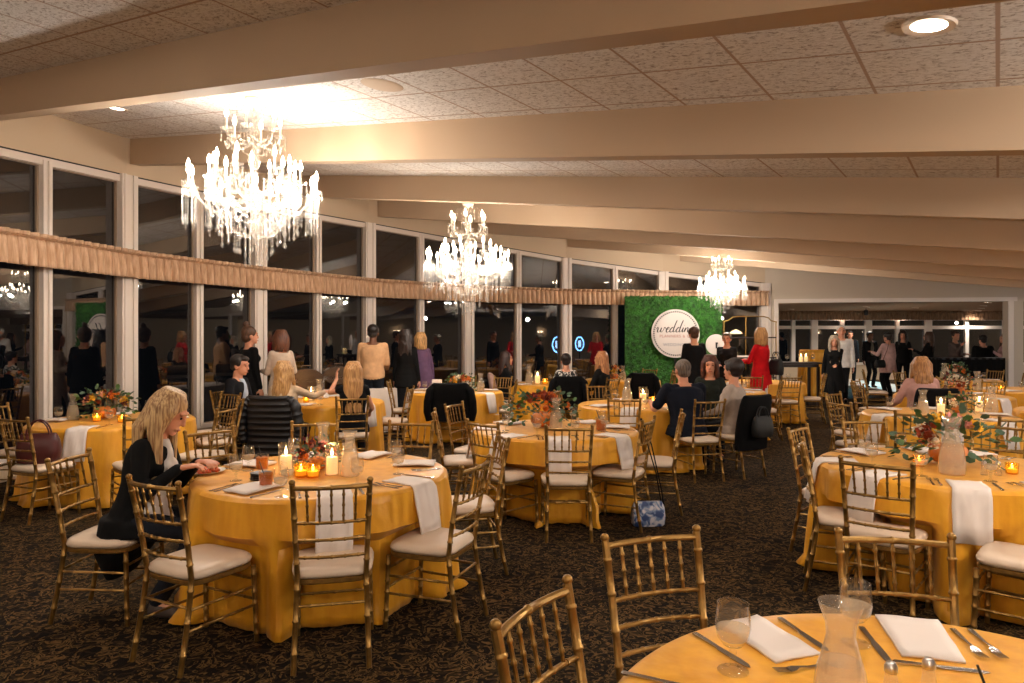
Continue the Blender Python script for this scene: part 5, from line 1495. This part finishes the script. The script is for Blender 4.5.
# ---------------------------------------------------------------- display rack, tall tables, buffet, bar
rk = empty('display_rack', (px(750,16.2), 16.2, 0)); tag(rk, 'open brass display rack with curved top behind the red-dressed woman', 'rack')
zt_ = CAMZ+(HY-316.5)*16.2/F; hw_ = .62
b = MB()
for s in (-1,1): b.tube((s*hw_,0,0), (s*hw_,0,zt_-.12), .014)
b.build('upright', M['brass'], rk)
b = MB(); b.poly([(-hw_-.02,0,zt_-.12),(-hw_+.1,0,zt_-.1),(-hw_+.2,0,zt_-.02),(-hw_+.35,0,zt_),(hw_-.3,0,zt_),(hw_-.18,0,zt_-.03),(hw_-.12,0,zt_-.1),(hw_+.02,0,zt_-.13)], .013, 8); b.build('top_rail', M['brass'], rk)
b = MB(); b.tube((-.1,0,zt_), (-.1,0,.9), .012); b.build('upright', M['brass'], rk)
for z in (1.66,1.18,.7): MB().box((0,.08,z), (hw_*2,.22,.03)).build('shelf', M['darkwood'], rk)
MB().box((-.05,.08,1.21), (1.1,.2,.04)).build('cloth_runner', M['white_cloth'], rk)
b = MB(); b.lathe([(.16,0),(.12,.05),(.03,.1),(.0,.11)], 20, c=(-.32,.05,1.75)); b.build('lamp_shade', M['wax'], rk)
def tall_table(x0, x1, Y, z, label):
    X0, X1 = px(x0, Y), px(x1, Y); root = empty('high_table', ((X0+X1)/2, Y+.3, 0)); tag(root, label, 'table'); w = X1-X0
    MB().box((0,0,z-.02), (w,.6,.04)).build('tabletop', M['darkwood'], root)
    MB().box((0,0,z-.08), (w-.1,.5,.07)).build('apron', M['darkwood'], root)
    for sx in (-1,1):
        for sy in (-1,1): MB().box((sx*(w/2-.06), sy*.24, (z-.1)/2), (.055,.055,z-.1)).build('leg', M['darkwood'], root)
    return root
tall_table(779, 822, 15.6, 1.09, 'tall dark wooden bar-height table left of the walking couple')
CAN.place(V(px(801,15.8),15.8,1.091), 0, 'lit candle on the tall dark table, left one', 'candle', scale=1.1)
CAN.place(V(px(806,15.9),15.9,1.091), 0, 'lit candle on the tall dark table, right one', 'candle', scale=1.1)
for i, x in enumerate((787, 813)): GOB.place(V(px(x,15.8),15.8,1.091), 0, 'goblet on the tall dark table, %s end' % ('left','right')[i], 'glass', scale=1.1)
ct = empty('cocktail_table', (px(815,19.4), 19.4, 0)); tag(ct, 'round cocktail table under gold cloth, behind the tall dark table', 'table')
MB().lathe([(.36,1.28),(.38,1.285),(.38,1.30),(.36,1.31)], 32).build('tabletop', M['darkwood'], ct); MB().tube((0,0,0),(0,0,1.28),.04).build('leg', M['blackm'], ct)
tablecloth(px(815,19.4), 19.4, .40, 'gold gathered cloth to the floor on a cocktail table in the next room', 33, zt=1.315, flare=.06, folds=11, n=120)
# black draped bar
b = MB(); bx0, bx1, by = px(939,17.1), px(1014,17.1), 17.1
bar_ = empty('bar_counter', ((bx0+bx1)/2, by+.3, 0)); tag(bar_, 'long bar counter draped in black cloth at the right back', 'bar counter'); w = bx1-bx0
MB().box((0,0,1.13), (w,.62,.04)).build('countertop', M['blackm'], bar_)
prev = None; b = MB(); n = 160
path = []
for i in range(n+1):
    t = i/n*(2*w+1.3) 
    if t < w: p = (-w/2+t, -.31)
    elif t < w+.62: p = (w/2, -.31+(t-w))
    elif t < 2*w+.62: p = (w/2-(t-w-.62), .31)
    else: p = (-w/2, .31-min(.62, t-2*w-.62))
    path.append(p)
rows = [[b.bm.verts.new((x*(1+.004*math.sin(i*1.3)*k), y-(.02*math.sin(i*1.1)*k if y < 0 else 0), z)) for i, (x, y) in enumerate(path)] for z, k in ((1.15,0),(.8,.7),(.02,1))]
for a, c in zip(rows, rows[1:]): 
    for i in range(n): b.bm.faces.new((a[i], a[i+1], c[i+1], c[i]))
b.build('black_drape', M['black'], bar_, normals=False)
# buffet along the window
bf = empty('buffet_table', (px(325,11.0), 11.0, 0), .5); bf.location = (-3.05, 11.35, 0); bf.rotation_euler = (0,0,math.radians(52)); tag(bf, 'long white-clothed buffet table along the windows', 'table')
MB().box((0,0,.74), (2.3,.7,.03)).build('tabletop', M['darkwood'], bf)
b = MB(); prev = None
for z, g in ((.765,0),(.76,.01),(.5,.02),(.02,.04)):
    q = []
    for i in range(120):
        t = i/120*4; s = int(t); u = t-s; X4 = [(-1,-1),(1,-1),(1,1),(-1,1)]; a, c = X4[s], X4[(s+1)%4]
        x = (a[0]+(c[0]-a[0])*u)*(1.16+g); y = (a[1]+(c[1]-a[1])*u)*(.36+g); w_ = g*.5*math.sin(i*1.9); q.append(b.bm.verts.new((x+w_*(abs(x)>1.15), y+w_*(abs(y)>.36), z)))
    if prev: b.bridge(prev, q)
    else: b.cap(q, True)
    prev = q
b.build('cloth', M['white_cloth'], bf)
def chafer(px_, Y, label):
    r = empty('chafing_dish', (px(px_,Y), Y, .768), math.radians(20)); tag(r, label, 'chafing dish')
    MB().box((0,0,.20), (.54,.34,.06)).build('water_pan', M['silver'], r)
    b = MB(); b.loft([(V(0,y,.235), V(1,0,0), V(0,0,1), .265, .17*(1 if abs(y) < .16 else .9)) for y in (-.17,-.16,.16,.17)], 26); b.build('roll_top_lid', mat('chafer_lid', (96,80,66), .25, .8), r)
    for sx in (-1,1):
        for sy in (-1,1): MB().tube((sx*.25,sy*.15,0), (sx*.25,sy*.15,.18), .01).build('leg', M['steel'], r)
    b = MB(); b.poly([(-.07,-.1,.40),(-.07,-.12,.44),(.07,-.12,.44),(.07,-.1,.40)], .008); b.build('handle', M['steel'], r)
chafer(306, 11.0, 'roll-top chafing dish on the buffet, left one by the window'); chafer(338, 11.9, 'roll-top chafing dish on the buffet, right one')
# wall lamps and exit sign on the wall behind the camera: they show in the dark window panes
def sconce(x, y, z, rz, label):
    r = empty('wall_sconce', (x, y, z), rz); tag(r, label, 'wall lamp', 'wall sconces behind the camera')
    MB().box((0,.02,0), (.12,.04,.2)).build('back_plate', M['brass'], r)
    for s in (-1,1):
        MB().poly([(0,.04,-.05),(s*.08,.1,-.08),(s*.12,.12,0)], .008).build('arm', M['brass'], r); MB().lathe([(.05,0),(.075,.12),(.0,.12)], 14, c=(s*.12,.12,0)).build('lamp_shade', emis_sconce, r)
emis_sconce = emis('sconce_shade', (255,226,190), 9, False)
for x in (-4,-1.5,1.5,4.5,8,12): sconce(x, -4.99, 2.0, 0, 'twin-shade brass wall sconce on the wall behind the camera')
for y in (1,4,8): sconce(23.99, y, 2.0, PI/2, 'twin-shade brass wall sconce on the wall behind the camera')
# cyan projection on the next room's floor: a theatrical pattern lamp hung on the ceiling
gb = empty('pattern_projector', (px(866,24.5), 24.5, 2.63)); tag(gb, 'small ceiling projector throwing cyan light on the next room floor', 'projector')
MB().lathe([(.06,-.16),(.07,-.15),(.07,.02),(.0,.03)], 16).build('housing', M['blackm'], gb); MB().tube((0,0,.02),(0,0,.1),.015).build('bracket', M['blackm'], gb)

# two oval blue light signs beyond the right side of the view; the window panes mirror them
def oval_sign(X, Y, z, f, label):
    r = empty('oval_light_sign', (X, Y, 0), face_rot(*f)); tag(r, label, 'light sign', 'oval light signs mirrored in the windows')
    b = MB(); n = 40
    def ring(rx, rz, y): return [b.bm.verts.new((rx*math.cos(2*PI*i/n), y, z+rz*math.sin(2*PI*i/n))) for i in range(n)]
    q = [ring(.25,.40,.02), ring(.19,.33,.02), ring(.19,.33,-.02), ring(.25,.40,-.02)]
    for i in range(4): b.bridge(q[i], q[(i+1) % 4])
    b.build('blue_ring', emis('blue_neon', (110,170,255), 14), r)
    MB().box((0,0,z), (.16,.03,.36)).build('screen', emis('blue_screen', (150,190,255), 8), r)
    MB().box((0,0,z), (.03,.02,.66)).build('bracket', M['blackm'], r)
    MB().tube((0,-.03,0), (0,-.03,z), .02).build('stand', M['blackm'], r); MB().box((0,-.03,.015), (.4,.4,.03)).build('foot', M['blackm'], r)
oval_sign(11.7, -.07, 1.33, (-.5,.87), 'oval blue light sign on a stand right of the camera')
oval_sign(14.6, 8.4, 1.33, (-.84,.54), 'oval blue light sign on a stand right of the camera')

df = MB().box((0,0,.011), (1.9,7.2,.02)).build('dance_floor', mat('white_vinyl', (214,206,198), .35), smooth=False)
df.location = (px(866,24.2), 24.2, 0); tag(df, 'pale dance floor panel lit in cyan patches in the next room', 'dance floor')
# ---------------------------------------------------------------- cyan floor light, world, camera, view
for k_, (tx, ty) in enumerate(((858,20.9),(872,21.8),(855,23.2),(870,25.0),(882,23.4))):
    l = bpy.data.lights.new('cyan_beam', 'SPOT'); l.energy = 420; l.color = (.04,.72,1); l.spot_size = math.radians(22); l.spot_blend = .1; l.shadow_soft_size = .01
    o = bpy.data.objects.new('cyan_beam', l); col.objects.link(o); o.location = (px(866,24.5), 24.5-.1*k_, 2.44)
    d = V(px(tx, ty), ty, 0) - o.location; o.rotation_mode = 'QUATERNION'; o.rotation_quaternion = V(0,0,-1).rotation_difference(d.normalized())
w = bpy.data.worlds.new('night'); bpy.context.scene.world = w; w.use_nodes = True
w.node_tree.nodes['Background'].inputs[0].default_value = (.035,.04,.05,1); w.node_tree.nodes['Background'].inputs[1].default_value = .12
cam = bpy.data.cameras.new('camera'); co = bpy.data.objects.new('camera', cam); col.objects.link(co)
cam.sensor_width = 36; cam.lens = F/1024*36; cam.clip_start = .05; cam.clip_end = 200
co.location = (0,0,CAMZ); co.rotation_euler = (PI/2,0,0); cam.shift_y = -(341.5-HY)/1024
sc = bpy.context.scene; sc.camera = co
sc.view_settings.view_transform = 'Standard'; sc.view_settings.look = 'None'; sc.view_settings.gamma = 1; sc.view_settings.use_curve_mapping = False
sc.view_settings.exposure = 0.45
sc.cycles.use_denoising = True
sc.cycles.max_bounces = 10; sc.cycles.transparent_max_bounces = 40; sc.cycles.diffuse_bounces = 4; sc.cycles.glossy_bounces = 4
sc.cycles.sample_clamp_indirect = 4; sc.cycles.caustics_reflective = False; sc.cycles.caustics_refractive = False
# labels that came out alike are told apart by where they stand, left to right
dup = {}
for o in sc.objects:
    if o.parent is None and 'label' in o and 'group' not in o: dup.setdefault(o['label'], []).append(o)
for lb, os_ in dup.items():
    if len(os_) < 2: continue
    os_.sort(key=lambda o: o.location.x/max(.1, o.location.y))
    names = {2: ('left','right'), 3: ('left','middle','right')}.get(len(os_), ('first','second','third','fourth','fifth','sixth'))
    for o, n in zip(os_, names): o['label'] = n + ' ' + lb
for o in sc.objects:
    if o.parent is None and 'label' in o and len(o['label'].split()) > 16: o['label'] = o['label'].replace(' with ivory cushion', '')
